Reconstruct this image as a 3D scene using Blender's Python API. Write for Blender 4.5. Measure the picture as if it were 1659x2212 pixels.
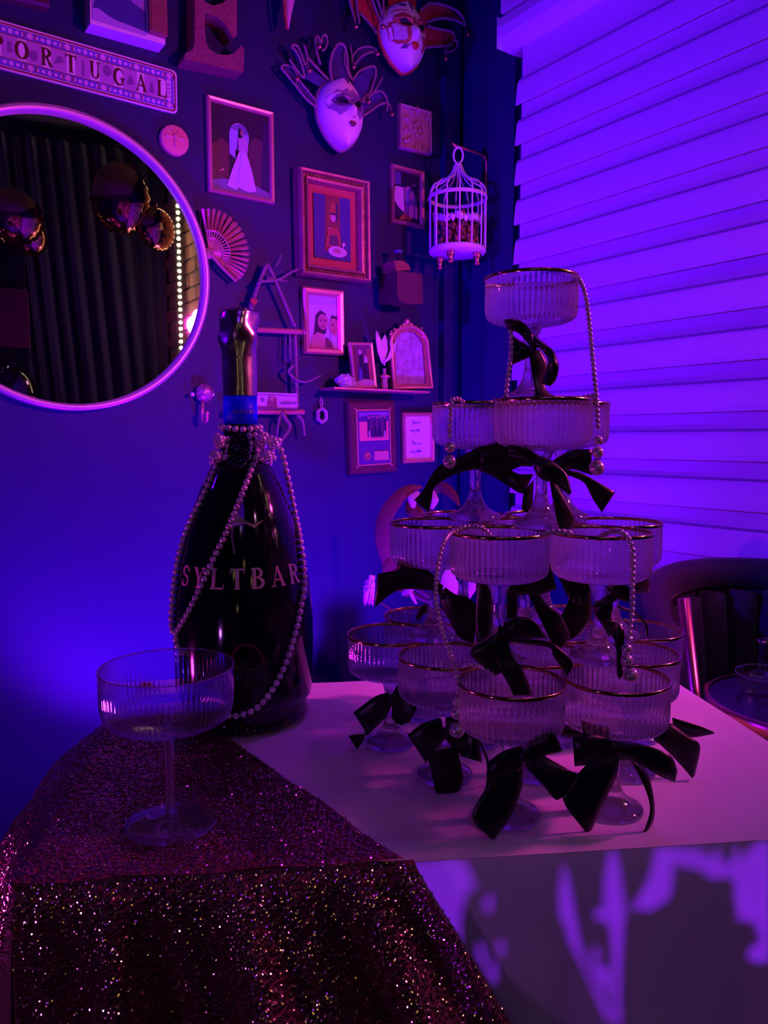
import bpy, bmesh, math, random
import numpy as np
from mathutils import Vector, Matrix
from mathutils.geometry import tessellate_polygon
random.seed(7)
SC = bpy.context.scene
COL = SC.collection
for o in list(bpy.data.objects): bpy.data.objects.remove(o)

# ------------------------------------------------------------------ camera
F, CX, CY, PITCH, YAW, CZ = 1662.0, 829.5, 1106.0, math.radians(5.38), math.radians(54.73), 1.102
cam_d = bpy.data.cameras.new('camera'); cam = bpy.data.objects.new('camera', cam_d); COL.objects.link(cam)
cam.location = (0, 0, CZ); cam.rotation_euler = (math.pi/2 - PITCH, 0, 0)
cam_d.sensor_fit = 'VERTICAL'; cam_d.sensor_height = 36; cam_d.lens = 36*F/2212; cam_d.clip_start = .02
SC.camera = cam

# ------------------------------------------------------------------ world, lights, exposure
SC.view_settings.view_transform = 'Standard'; SC.view_settings.look = 'None'
SC.view_settings.gamma = 1; SC.view_settings.use_curve_mapping = False
SC.view_settings.exposure = 0.0
SC.cycles.max_bounces = 11; SC.cycles.transparent_max_bounces = 32; SC.cycles.transmission_bounces = 10
SC.cycles.diffuse_bounces = 3; SC.cycles.glossy_bounces = 5
SC.cycles.use_denoising = True; SC.cycles.use_light_tree = False; SC.cycles.use_adaptive_sampling = True; SC.cycles.adaptive_threshold = .08; SC.cycles.adaptive_min_samples = 16; SC.cycles.sample_clamp_indirect = 3
W = bpy.data.worlds.new('room_dark'); SC.world = W; W.use_nodes = True
W.node_tree.nodes['Background'].inputs[0].default_value = (.10, .02, .35, 1)
W.node_tree.nodes['Background'].inputs[1].default_value = .03

def light(name, kind, loc, target, col, power, size=.1, angle=None, blend=.5, size_y=None):
    d = bpy.data.lights.new(name, kind); o = bpy.data.objects.new(name, d); COL.objects.link(o)
    o.location = loc
    if target is not None:
        o.rotation_euler = (Vector(target) - Vector(loc)).to_track_quat('-Z', 'Y').to_euler()
    d.color = col; d.energy = power
    if kind == 'AREA':
        d.size = size
        if size_y: d.shape = 'RECTANGLE'; d.size_y = size_y
    else: d.shadow_soft_size = size
    if kind == 'SPOT': d.spot_size = math.radians(angle); d.spot_blend = blend
    return o
VIO = (.105, .0, 1.0)
light('violet_wash', 'SPOT', (-1.30, .95, 1.70), (.62, 2.02, 1.42), VIO, 180, .05, 78, .9)
light('violet_floor_can', 'SPOT', (.50, 1.66, .16), (-.62, 1.98, 1.50), (.13, .0, 1.0), 130, .05, 125, .7)
light('violet_uplight', 'SPOT', (-.46, 1.52, .22), (-.50, 1.95, .95), (.15, .0, 1.0), 80, .04, 100, .6)
light('pink_sconce_light', 'SPOT', (1.345, .89, 1.715), (-.50, 1.52, 1.38), (1.0, .035, .55), 92, .05, 92, .6)
light('pink_left_lamp', 'SPOT', (-.95, .78, .60), (-.40, .80, .62), (1.0, .03, .9), 9, .03, 90, .6)
light('lilac_downlight', 'SPOT', (.55, 1.15, 2.55), (.24, .88, .75), (.42, .012, .85), 14, .10, 54, .8)
light('violet_fill', 'POINT', (.1, -.9, 2.2), None, (.15, .008, .9), 6.5, .25)
light('violet_bulb', 'POINT', (-.62, .02, .72), None, (.55, .12, 1.0), 2.6, .022)
light('added_rosy_sparkle', 'POINT', (.80, -.15, 1.80), None, (1.0, .38, .85), 1.5, .025)  # added point light, out of view, for highlights on the glass
for k, p in enumerate(((.30, -1.15, 1.55), (-.35, -1.0, 1.35), (.62, -.75, 1.25), (.05, -.8, 1.9), (-.15, -1.2, .9))):
    light('added_glint_light', 'POINT', p, None, (1.0, .68, .28), .22, .052)  # added unseen warm points that put glints on the sequins

# ------------------------------------------------------------------ geometry of the place
cp, sp = math.cos(PITCH), math.sin(PITCH)
CAM = Vector((0, 0, CZ))
def ray(px, py):
    x, y = (px-CX)/F, -(py-CY)/F
    return Vector((x, cp + y*sp, -sp + y*cp))
def D(px, py, Y):                       # measured image point at a known distance in front of the camera
    r = ray(px, py); return CAM + r*(Y/r.y)
def onz(px, py, z):
    r = ray(px, py); return CAM + r*((z-CZ)/r.z)
s_, c_ = math.sin(YAW), math.cos(YAW)
LX, LN, DL = Vector((s_, c_, 0)), Vector((c_, -s_, 0)), 2.0           # gallery wall: direction, normal, distance
RX, RN, DR = Vector((c_, -s_, 0)), Vector((-s_, -c_, 0)), 1.7137      # window wall
def wl(px, py, off=0.0):
    r = ray(px, py); p = CAM + r*(-(DL-off)/LN.dot(r)); return p.dot(LX), p.z
def wr(px, py, off=0.0):
    r = ray(px, py); p = CAM + r*(-(DR-off)/RN.dot(r)); return p.dot(RX), p.z
def ptL(u, z, off=0.0): return LX*u - LN*(DL-off) + Vector((0, 0, z))
def ptR(u, z, off=0.0): return RX*u - RN*(DR-off) + Vector((0, 0, z))
def mirrored(px, py, t):                # a place in the room seen in the mirror, t along the reflected ray
    r = ray(px, py); u, z = wl(px, py); h = ptL(u, z); r2 = r - LN*(2*LN.dot(r)); return h + r2*t
ROTL = Matrix(((LX.x, -LN.x, 0), (LX.y, -LN.y, 0), (0, 0, 1))).to_4x4()
ROTR = Matrix(((RX.x, -RN.x, 0), (RX.y, -RN.y, 0), (0, 0, 1))).to_4x4()
UC_L = 1.7137; UC_R = -DL               # the corner along each wall
TZ = .75

# ------------------------------------------------------------------ materials
MATS = {}
def mat(name, col, rough=.5, metal=0, spec=.5, emit=None, es=0, coat=0, bump=0, bscale=60, var=0, vscale=8, trans=0, ior=1.45, attr=False, sheen=0, sub=None, stretch=None):
    if name in MATS: return MATS[name]
    m = bpy.data.materials.new(name); m.use_nodes = True; nt = m.node_tree; b = nt.nodes['Principled BSDF']
    b.inputs['Base Color'].default_value = (*col, 1); b.inputs['Roughness'].default_value = rough
    b.inputs['Metallic'].default_value = metal; b.inputs['Specular IOR Level'].default_value = spec
    b.inputs['Coat Weight'].default_value = coat; b.inputs['Coat Roughness'].default_value = .10 if name == 'pearl' else .03; b.inputs['Transmission Weight'].default_value = trans; b.inputs['IOR'].default_value = ior
    b.inputs['Sheen Weight'].default_value = sheen
    if emit: b.inputs['Emission Color'].default_value = (*emit, 1); b.inputs['Emission Strength'].default_value = es
    L = nt.links.new
    if attr:
        a = nt.nodes.new('ShaderNodeVertexColor'); a.layer_name = 'Col'; L(a.outputs['Color'], b.inputs['Base Color'])
    if var or bump:
        tc = nt.nodes.new('ShaderNodeTexCoord'); src = tc.outputs['Object']
        if stretch:
            mp = nt.nodes.new('ShaderNodeMapping'); mp.inputs['Scale'].default_value = stretch; L(src, mp.inputs['Vector']); src = mp.outputs['Vector']
    if var and not attr:
        n = nt.nodes.new('ShaderNodeTexNoise'); n.inputs['Scale'].default_value = vscale; n.inputs['Detail'].default_value = 2; L(src, n.inputs['Vector'])
        r = nt.nodes.new('ShaderNodeMixRGB'); r.inputs[1].default_value = (*[c*(1-var) for c in col], 1); r.inputs[2].default_value = (*[min(1, c*(1+var)) for c in col], 1)
        L(n.outputs['Fac'], r.inputs[0]); L(r.outputs[0], b.inputs['Base Color'])
    if bump:
        n = nt.nodes.new('ShaderNodeTexNoise'); n.inputs['Scale'].default_value = bscale; n.inputs['Detail'].default_value = 2; L(src, n.inputs['Vector'])
        bp = nt.nodes.new('ShaderNodeBump'); bp.inputs['Strength'].default_value = bump; bp.inputs['Distance'].default_value = .004
        L(n.outputs['Fac'], bp.inputs['Height']); L(bp.outputs['Normal'], b.inputs['Normal'])
    MATS[name] = m; return m
def thin_glass(name, tint, base, edge, dif, rough=.06, power=2.2, dcol=(.9, .88, 1), refr=0, ior=1.15):
    """thin clear wall: mostly transparent, a little refraction, reflecting more at grazing angles, a little cloudy"""
    m = bpy.data.materials.new(name); m.use_nodes = True; nt = m.node_tree; nt.nodes.clear(); L = nt.links.new; N = nt.nodes.new
    out = N('ShaderNodeOutputMaterial'); tr = N('ShaderNodeBsdfTransparent'); tr.inputs[0].default_value = (*tint, 1); body = tr.outputs[0]
    if refr:
        rf = N('ShaderNodeBsdfRefraction'); rf.inputs['Color'].default_value = (*tint, 1); rf.inputs['Roughness'].default_value = .0; rf.inputs['IOR'].default_value = ior
        mr = N('ShaderNodeMixShader'); mr.inputs[0].default_value = refr; L(body, mr.inputs[1]); L(rf.outputs[0], mr.inputs[2]); body = mr.outputs[0]
    gl = N('ShaderNodeBsdfGlossy'); gl.inputs['Roughness'].default_value = rough
    lw = N('ShaderNodeLayerWeight'); lw.inputs['Blend'].default_value = .5
    pw = N('ShaderNodeMath'); pw.operation = 'POWER'; L(lw.outputs['Facing'], pw.inputs[0]); pw.inputs[1].default_value = power
    mp = N('ShaderNodeMapRange'); L(pw.outputs[0], mp.inputs[0]); mp.inputs[3].default_value = base; mp.inputs[4].default_value = edge
    mx = N('ShaderNodeMixShader'); L(mp.outputs[0], mx.inputs[0]); L(body, mx.inputs[1]); L(gl.outputs[0], mx.inputs[2])
    df = N('ShaderNodeBsdfTranslucent'); df.inputs[0].default_value = (*dcol, 1); d2 = N('ShaderNodeBsdfDiffuse'); d2.inputs[0].default_value = (*dcol, 1)
    ad = N('ShaderNodeMixShader'); ad.inputs[0].default_value = .5; L(df.outputs[0], ad.inputs[1]); L(d2.outputs[0], ad.inputs[2])
    m2 = N('ShaderNodeMixShader'); m2.inputs[0].default_value = dif; L(mx.outputs[0], m2.inputs[1]); L(ad.outputs[0], m2.inputs[2])
    L(m2.outputs[0], out.inputs[0]); MATS[name] = m; return m
def solid_glass(name, col, keep, ior=1.42):
    """clear moulded plastic: refracting body that also lets light straight through"""
    m = bpy.data.materials.new(name); m.use_nodes = True; nt = m.node_tree; nt.nodes.clear(); L = nt.links.new; N = nt.nodes.new
    out = N('ShaderNodeOutputMaterial'); tr = N('ShaderNodeBsdfTransparent'); tr.inputs[0].default_value = (*col, 1)
    g = N('ShaderNodeBsdfGlass'); g.inputs['Color'].default_value = (*col, 1); g.inputs['Roughness'].default_value = .03; g.inputs['IOR'].default_value = ior
    mx = N('ShaderNodeMixShader'); mx.inputs[0].default_value = keep; L(tr.outputs[0], mx.inputs[1]); L(g.outputs[0], mx.inputs[2]); L(mx.outputs[0], out.inputs[0])
    MATS[name] = m; return m
M_WALL = mat('navy_paint', (.0045, .0035, .090), .55, bump=.05, bscale=180, var=.06, vscale=3)
M_FLOOR = mat('dark_floor', (.05, .03, .03), .4, var=.3, vscale=4)
M_CEIL = mat('ceiling_paint', (.12, .11, .14), .8, var=.05)
M_BLIND = mat('blind_fabric', (.80, .78, .82), .8, bump=.06, bscale=300, var=.03, vscale=40)
M_SHEER = mat('blind_sheer', (.70, .68, .73), .85, bump=.08, bscale=400, var=.04, vscale=60)
M_CASS = mat('blind_cassette', (.78, .78, .82), .35, var=.02)
M_CLOTH = mat('white_tablecloth', (.78, .74, .76), .85, bump=.25, bscale=14, var=.05, vscale=20, sheen=.2)
M_SEQBASE = mat('sequin_backing', (.16, .05, .05), .75, bump=.4, bscale=250, var=.4, vscale=90)
M_SEQ = mat('rose_gold_sequin', (.90, .58, .38), .13, 1, var=.10, vscale=120)
M_BLACK = mat('black_satin', (.006, .005, .008), .33, spec=.45, bump=.06, bscale=40, sheen=.15)
M_BOTTLE = mat('black_bottle_glass', (.003, .003, .006), .09, spec=.6, coat=.3, var=.1)
M_FOIL = mat('gold_foil', (.85, .72, .60), .20, 1, bump=.12, bscale=60, var=.06, vscale=20)
M_BLUE = mat('blue_neck_band', (.004, .008, .92), .4, spec=.15, coat=0, var=.1)
M_ROSE = mat('rose_metal_lettering', (.85, .52, .54), .35, .35, var=.05)
M_PEARL = mat('pearl', (.72, .60, .68), .17, .45, spec=1.0, ior=1.8, coat=1.0, var=.05, vscale=30)
M_STRASS = mat('rhinestone', (.85, .85, .95), .05, 1, var=.2, vscale=200)
M_DARKMETAL = mat('dark_metal', (.05, .045, .05), .3, 1, var=.2)
M_GOLD = mat('gold_band', (.85, .55, .22), .14, 1, var=.08, vscale=30)
M_GOLDP = mat('gold_paint', (.80, .50, .30), .38, .6, var=.15, vscale=25, bump=.1, bscale=60)
M_GOLDD = mat('antique_gold', (.42, .23, .16), .45, .5, var=.35, vscale=30, bump=.3, bscale=70)
M_WOOD = mat('brown_wood', (.30, .13, .09), .5, var=.35, vscale=12, stretch=(1, 1, 8), bump=.1)
M_DWOOD = mat('dark_wood', (.09, .03, .04), .5, var=.3, vscale=12, stretch=(6, 1, 1), bump=.1)
M_TWIG = mat('driftwood', (.27, .18, .19), .8, var=.3, vscale=60, bump=.3)
M_DOWEL = mat('dowel_wood', (.55, .25, .18), .6, var=.2, vscale=30, stretch=(8, 1, 1))
M_WHITE = mat('white_enamel', (.82, .80, .84), .45, var=.04)
M_ART = mat('printed_art', (.5, .5, .5), .55, attr=True)
M_ARTG = mat('glossy_print', (.5, .5, .5), .22, attr=True)
M_MIRROR = mat('mirror_glass', (.92, .92, .94), .015, 1, var=.0)
M_MFRAME = mat('mirror_frame', (.78, .60, .60), .35, .5, var=.05)
M_GLITTER = mat('glitter_red', (.36, .13, .15), .45, .4, bump=1.0, bscale=420, var=.6, vscale=300)
M_TERRA = mat('terracotta', (.78, .38, .28), .5, var=.08, vscale=20)
M_TILE = mat('carved_tile', (.48, .27, .33), .5, var=.2, vscale=30, bump=.2, bscale=120)
M_MASKW = mat('mask_porcelain', (.80, .75, .78), .42, var=.03)
M_TRIM = mat('mask_trim', (.30, .18, .27), .5, .3, bump=.7, bscale=350, var=.3, vscale=200)
M_FABB = mat('mask_blue_satin', (.05, .03, .22), .35, var=.3, vscale=20, sheen=.3)
M_FABR = mat('mask_red_satin', (.45, .03, .05), .35, var=.4, vscale=25, bump=.2)
M_REDTRIM = mat('red_gold_trim', (.45, .08, .07), .45, .3, bump=.6, bscale=250, var=.3, vscale=150)
M_COPPER = mat('copper_bell', (.80, .36, .26), .28, 1, var=.1)
M_VELVET = mat('navy_velvet', (.013, .007, .034), .8, sheen=.12, var=.2, vscale=6)
M_CRYSTAL = solid_glass('clear_crystal', (.95, .93, .97), .6, 1.5)
M_AMETH = mat('pale_quartz', (.55, .50, .70), .3, var=.3, vscale=40, bump=.4, bscale=90)
M_LEAF = mat('dried_leaf', (.11, .03, .03), .65, var=.4, vscale=10, bump=.2)
M_PETAL = mat('pale_petal', (.50, .34, .42), .7, var=.15, vscale=15, bump=.2)
M_FLUFF = mat('white_plume', (.82, .72, .85), .9, var=.2, vscale=50, bump=.6, bscale=120)
M_CURT = mat('dark_curtain', (.012, .006, .052), .75, sheen=.3, var=.2, vscale=4)
M_BALLO = mat('rose_gold_balloon', (.80, .36, .26), .08, 1, bump=.05, bscale=14, var=.05)
M_BBALL = mat('black_balloon', (.01, .008, .012), .08, spec=.7, coat=.5, var=.1)
M_LED = mat('led_dot', (1, 1, .9), .5, emit=(1, .80, .45), es=40)
M_BULB = mat('pink_bulb', (1, .8, .9), .5, emit=(1, .25, .62), es=45)
M_BRICK = mat('old_brick', (.34, .15, .12), .85, var=.4, vscale=20, bump=.6, bscale=60)
M_MORTAR = mat('mortar', (.20, .17, .16), .9, var=.2, vscale=40, bump=.3)
M_POPP = mat('dried_flowers', (.36, .14, .13), .9, var=.6, vscale=200, bump=1.0, bscale=160)
M_BOWL = thin_glass('ribbed_clear_wall', (.985, .98, .99), .045, .70, .075, .02, 2.6, refr=.70, ior=1.36)
M_CLEAR = thin_glass('coupe_wall', (.97, .95, .98), .04, .8, .010, .02, 2.4, refr=.5, ior=1.14)
M_STEM = thin_glass('clear_stem', (.985, .98, .99), .06, .85, .06, .015, 2.2, refr=.70, ior=1.32)
M_BOXG = thin_glass('vial_wall', (.93, .93, .96), .06, .6, .05)

# ------------------------------------------------------------------ mesh builder
class MB:
    def __init__(s): s.v = []; s.f = []; s.c = []
    def add(s, V, Fc, col=None):
        o = len(s.v); s.v += [tuple(p) for p in V]; s.f += [tuple(i+o for i in q) for q in Fc]; s.c += [col]*len(Fc); return s
    def box(s, x0, x1, y0, y1, z0, z1, bev=0, col=None):
        if bev:
            b = bev; P = []
            for z, i in ((z0, b), (z0+b, 0), (z1-b, 0), (z1, b)):
                P.append([(x0+i, y0+i, z), (x1-i, y0+i, z), (x1-i, y1-i, z), (x0+i, y1-i, z)])
            V = [p for r in P for p in r]; Q = [(3, 2, 1, 0), (12, 13, 14, 15)]
            for k in range(3):
                for j in range(4): Q.append((k*4+j, k*4+(j+1) % 4, k*4+4+(j+1) % 4, k*4+4+j))
            return s.add(V, Q, col)
        V = [(x, y, z) for z in (z0, z1) for x, y in ((x0, y0), (x1, y0), (x1, y1), (x0, y1))]
        return s.add(V, [(3, 2, 1, 0), (4, 5, 6, 7), (0, 1, 5, 4), (1, 2, 6, 5), (2, 3, 7, 6), (3, 0, 4, 7)], col)
    def tube(s, pts, r, seg=8, closed=False, col=None, cap=True):
        pts = [Vector(p) for p in pts]; n = len(pts); rr = r if isinstance(r, (list, tuple)) else [r]*n
        V = []; up = None
        for i, p in enumerate(pts):
            a = pts[(i-1) % n] if (closed or i) else p; b = pts[(i+1) % n] if (closed or i < n-1) else p
            t = (b-a).normalized()
            if up is None: up = Vector((0, 0, 1)) if abs(t.z) < .9 else Vector((0, 1, 0))
            x = t.cross(up).normalized(); up = x.cross(t).normalized()
            for k in range(seg):
                an = 2*math.pi*k/seg; V.append(p + (x*math.cos(an) + up*math.sin(an))*rr[i])
        Q = []
        for i in range(n if closed else n-1):
            j = (i+1) % n
            for k in range(seg): Q.append((i*seg+k, i*seg+(k+1) % seg, j*seg+(k+1) % seg, j*seg+k))
        if not closed and cap: Q += [tuple(range(seg))[::-1], tuple((n-1)*seg+k for k in range(seg))]
        return s.add(V, Q, col)
    def lathe(s, prof, seg=32, c=(0, 0, 0), axis='z', amp=None, nf=0, capb=False, capt=False, col=None):
        V = []; Q = []; n = len(prof)
        for i, (r, z) in enumerate(prof):
            for k in range(seg):
                a = 2*math.pi*k/seg; q = r
                if amp: q = r*(1 - amp[i] + amp[i]*abs(math.sin(a*nf/2)))
                p = (q*math.cos(a), q*math.sin(a), z)
                if axis == 'y': p = (p[0], -z, p[1])
                V.append((p[0]+c[0], p[1]+c[1], p[2]+c[2]))
        for i in range(n-1):
            for k in range(seg): Q.append((i*seg+k, i*seg+(k+1) % seg, (i+1)*seg+(k+1) % seg, (i+1)*seg+k))
        if capb: Q.append(tuple(range(seg))[::-1])
        if capt: Q.append(tuple((n-1)*seg+k for k in range(seg)))
        return s.add(V, Q, col)
    def sphere(s, c, r, seg=12, rings=8, sc=(1, 1, 1), col=None):
        V = [(c[0], c[1], c[2]-r*sc[2])]; Q = []
        for i in range(1, rings):
            th = math.pi*i/rings
            for k in range(seg):
                a = 2*math.pi*k/seg
                V.append((c[0]+r*sc[0]*math.sin(th)*math.cos(a), c[1]+r*sc[1]*math.sin(th)*math.sin(a), c[2]-r*sc[2]*math.cos(th)))
        V.append((c[0], c[1], c[2]+r*sc[2])); e = len(V)-1
        for k in range(seg): Q.append((0, 1+(k+1) % seg, 1+k)); Q.append((e, e-seg+k, e-seg+(k+1) % seg))
        for i in range(rings-2):
            for k in range(seg): Q.append((1+i*seg+k, 1+i*seg+(k+1) % seg, 1+(i+1)*seg+(k+1) % seg, 1+(i+1)*seg+k))
        return s.add(V, Q, col)
    def prism(s, poly, y0, y1, holes=(), col=None):     # poly in (x, z); front face at y0, back at y1
        loops = [list(poly)] + [list(h) for h in holes]
        tri = tessellate_polygon([[Vector((x, z, 0)) for x, z in lp] for lp in loops])
        flat = [p for lp in loops for p in lp]; n = len(flat)
        V = [(x, y0, z) for x, z in flat] + [(x, y1, z) for x, z in flat]
        Q = [tuple(t) for t in tri] + [tuple(n+i for i in t)[::-1] for t in tri]
        o = 0
        for lp in loops:
            m = len(lp)
            for i in range(m): Q.append((o+i, o+(i+1) % m, n+o+(i+1) % m, n+o+i))
            o += m
        return s.add(V, Q, col)
    def flat(s, poly, y, col=None, sag=None):
        tri = tessellate_polygon([[Vector((x, z, 0)) for x, z in poly]])
        return s.add([(x, y if sag is None else y + sag(x, z), z) for x, z in poly], [tuple(t) for t in tri], col)
    def grid(s, fn, nu, nv, col=None, closeu=False):
        V = [fn(i/nu, j/nv) for j in range(nv+1) for i in range(nu+1)]
        Q = [(j*(nu+1)+i, j*(nu+1)+i+1, (j+1)*(nu+1)+i+1, (j+1)*(nu+1)+i) for j in range(nv) for i in range(nu)]
        return s.add(V, Q, col)
    def mesh(s, name, m, smooth=False):
        me = bpy.data.meshes.new(name); me.from_pydata(s.v, [], s.f); me.materials.append(m)
        bm = bmesh.new(); bm.from_mesh(me); bmesh.ops.recalc_face_normals(bm, faces=bm.faces); bm.to_mesh(me); bm.free()
        if any(c is not None for c in s.c):
            at = me.color_attributes.new('Col', 'FLOAT_COLOR', 'CORNER')
            for p in me.polygons:
                c = s.c[p.index] or (.5, .5, .5)
                for li in p.loop_indices: at.data[li].color = (*c, 1)
        if smooth:
            for p in me.polygons: p.use_smooth = True
        me.update(); return me
def link(name, me, parent=None, mw=None):
    o = bpy.data.objects.new(name, me); COL.objects.link(o)
    if parent: o.parent = parent
    if mw is not None: o.matrix_local = mw
    return o
def part(name, mb, m, parent, smooth=False, label=None, solid=0):
    o = link(name, mb.mesh(name, m, smooth), parent)
    if label: o['label'] = label
    if solid:
        md = o.modifiers.new('thickness', 'SOLIDIFY'); md.thickness = solid; md.offset = 0
    return o
def tag(o, label, cat, group=None, kind=None):
    if label: o['label'] = label
    if cat: o['category'] = cat
    if group: o['group'] = group
    if kind: o['kind'] = kind
    return o
def thing(name, label, cat, mw, group=None):
    o = bpy.data.objects.new(name, None); COL.objects.link(o); o.empty_display_size = .02
    o.matrix_world = mw if isinstance(mw, Matrix) else Matrix.Translation(mw)
    return tag(o, label, cat, group)
def structure(name, mb, m, smooth=False, parent=None):
    o = link(name, mb.mesh(name, m, smooth), parent)
    if not parent: o['kind'] = 'structure'
    return o
def copy_tree(o, parent=None):
    c = o.copy(); COL.objects.link(c); c.parent = parent
    for ch in o.children: copy_tree(ch, c)
    return c
def cat_rom(pts, n):
    P = [np.array(p, float) for p in pts]; out = []
    for i in range(len(P)-1):
        a = P[i-1] if i else 2*P[0]-P[1]; b, c = P[i], P[i+1]; d = P[i+2] if i+2 < len(P) else 2*P[-1]-P[-2]
        for k in range(n):
            t = k/n; out.append(.5*((2*b)+(-a+c)*t+(2*a-5*b+4*c-d)*t*t+(-a+3*b-3*c+d)*t**3))
    out.append(P[-1]); return out
def ell(cx, cz, rx, rz, n=20, a0=0, a1=2*math.pi):
    full = abs(a1-a0-2*math.pi) < 1e-6
    return [(cx+rx*math.cos(a0+(a1-a0)*k/(n if full else n-1)), cz+rz*math.sin(a0+(a1-a0)*k/(n if full else n-1))) for k in range(n)]
def rrect(x0, x1, z0, z1, r, n=4):
    out = []
    for cx, cz, a in ((x1-r, z0+r, -math.pi/2), (x1-r, z1-r, 0), (x0+r, z1-r, math.pi/2), (x0+r, z0+r, math.pi)):
        for k in range(n+1): out.append((cx+r*math.cos(a+math.pi/2*k/n), cz+r*math.sin(a+math.pi/2*k/n)))
    return out

# ---- stroke letters: each stroke (x0, z0, x1, z1, w0, w1) or a polyline; unit height 1
def arc(cx, cz, rx, rz, a0, a1, w0, w1, n=14):
    out = []
    for k in range(n+1):
        t = k/n; a = math.radians(a0+(a1-a0)*t); out.append((cx+rx*math.cos(a), cz+rz*math.sin(a), w0+(w1-w0)*abs(math.sin(math.pi*t))))
    return out
TH, TN = .17, .065
def st(x, z0=0, z1=1, w=TH): return [(x, z0, w), (x, z1, w)]
def hz(x0, x1, z, w=TN): return [(x0, z, w), (x1, z, w)]
GLY = {
 'P': (.62, [st(.16), hz(.02, .30, .03), hz(.02, .3, .97), arc(.28, .74, .28, .235, 90, -90, TN, TH+.01), hz(.16, .3, .505)]),
 'O': (.80, [arc(.40, .5, .31, .46, 90, 270, TN, TH+.03, 20), arc(.40, .5, .31, .46, 90, -90, TN, TH+.03, 20)]),
 'R': (.72, [st(.16), hz(.02, .30, .03), hz(.02, .3, .97), arc(.28, .75, .26, .22, 90, -90, TN, TH), hz(.16, .3, .53), [(.34, .52, .12), (.58, .04, .15), (.72, .03, .06)]]),
 'T': (.70, [st(.35), hz(.22, .48, .03), hz(.03, .67, .96, .08), [(.05, .97, .07), (.03, .76, .03)], [(.65, .97, .07), (.67, .76, .03)]]),
 'U': (.74, [[(.18, 1, TH), (.18, .34, TH)], arc(.38, .32, .20, .28, 180, 360, TH-.02, TN), [(.58, .32, TN), (.58, 1, TN)], hz(.05, .31, .97), hz(.48, .70, .97)]),
 'G': (.78, [arc(.40, .5, .30, .46, 60, 300, TN, TH+.03, 22), [(.62, .07, TN), (.62, .42, TH-.02)], hz(.45, .76, .44), [(.6, .93, .06), (.63, .72, .03)]]),
 'A': (.78, [[(.38, 1, .05), (.12, .03, TN)], [(.36, 1, .12), (.64, .03, TH)], hz(.22, .54, .34), hz(.02, .24, .03), hz(.50, .78, .03)]),
 'L': (.66, [st(.16), hz(.02, .62, .04, .08), hz(.02, .30, .97), [(.61, .03, .06), (.65, .28, .03)]]),
 'S': (.60, [arc(.30, .75, .20, .22, 30, 270, .05, .12), arc(.30, .27, .22, .25, 90, -150, .15, .05), [(.5, .9, .05), (.52, .70, .03)], [(.09, .12, .05), (.07, .30, .03)]]),
 'Y': (.74, [[(.37, .45, TH-.02), (.37, .03, TH-.02)], [(.14, .98, TH-.02), (.37, .45, TH-.03)], [(.62, .98, TN), (.37, .45, TN)], hz(.02, .28, .97), hz(.50, .74, .97), hz(.24, .50, .03)]),
 'B': (.68, [st(.16), hz(.02, .3, .03), hz(.02, .3, .97), arc(.28, .76, .22, .21, 90, -90, TN, TH-.02), arc(.28, .28, .27, .25, 90, -90, TN, TH), hz(.16, .3, .54)]),
 'E': (.66, [st(.16), hz(.02, .60, .04), hz(.02, .58, .96), hz(.16, .46, .52)]),
 'C': (.76, [arc(.42, .5, .30, .46, 55, 305, TN, TH, 22)]),
 'N': (.80, [st(.14, w=.08), [(.14, .98, .12), (.64, .02, .12)], st(.64, w=.08)]),
}
def text_quads(txt, gap=.12):
    """list of polygons (strips) with advance; returns strips [(pts)], width"""
    x = 0; out = []
    for ch in txt:
        if ch == ' ': x += .5; continue
        w, strokes = GLY[ch]
        for sk in strokes:
            Lp, Rp = [], []
            for i, (px, pz, ww) in enumerate(sk):
                a = sk[max(0, i-1)]; b = sk[min(len(sk)-1, i+1)]; d = Vector((b[0]-a[0], b[1]-a[1])).normalized(); n = Vector((-d.y, d.x))*ww/2
                Lp.append((x+px+n.x, pz+n.y)); Rp.append((x+px-n.x, pz-n.y))
            out.append((Lp, Rp))
        x += w + gap
    return out, x-gap
def text_mesh(mb, txt, place, gap=.12, col=None, thick=None):
    """place(x, z, d) -> 3d point; x in letter heights, d = 0 back, 1 front"""
    strips, w = text_quads(txt, gap)
    for Lp, Rp in strips:
        n = len(Lp)
        V = [place(*p, 1) for p in Lp] + [place(*p, 1) for p in Rp]
        Q = [(i, i+1, n+i+1, n+i) for i in range(n-1)]
        if thick:
            V += [place(*p, 0) for p in Lp] + [place(*p, 0) for p in Rp]; b = 2*n
            for i in range(n-1): Q += [(i, i+1, b+i+1, b+i), (n+i, n+i+1, b+n+i+1, b+n+i)]
            Q += [(0, n, b+n, b), (n-1, 2*n-1, b+2*n-1, b+n-1)]
        mb.add(V, Q, col)
    return w

# ================================================================== the room
def wall_box(name, pt, u0, u1, z0, z1, m, th=.1, off=0.0):
    mb = MB(); V = []
    for o in (off, off-th):
        V += [pt(u0, z0, o), pt(u1, z0, o), pt(u1, z1, o), pt(u0, z1, o)]
    mb.add(V, [(0, 1, 2, 3), (7, 6, 5, 4), (0, 4, 5, 1), (1, 5, 6, 2), (2, 6, 7, 3), (3, 7, 4, 0)])
    return structure(name, mb, m)
CEIL = 2.9
wall_box('wall_left', ptL, -2.6, UC_L, 0, CEIL, M_WALL)
wr_o = wall_box('wall_right', ptR, UC_R, 2.2, 0, CEIL, M_WALL)
def ptB(u, z, o=0.0): return LX*u - LN*(DL-4.2) + Vector((0, 0, z)) - LN*o*-1*0 + LN*(-o)
def ptS(u, z, o=0.0): return RX*u - RN*(DR-4.3) + Vector((0, 0, z)) + RN*(-o)
wall_box('wall_back', ptB, -2.6, UC_L, 0, CEIL, M_WALL)
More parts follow.
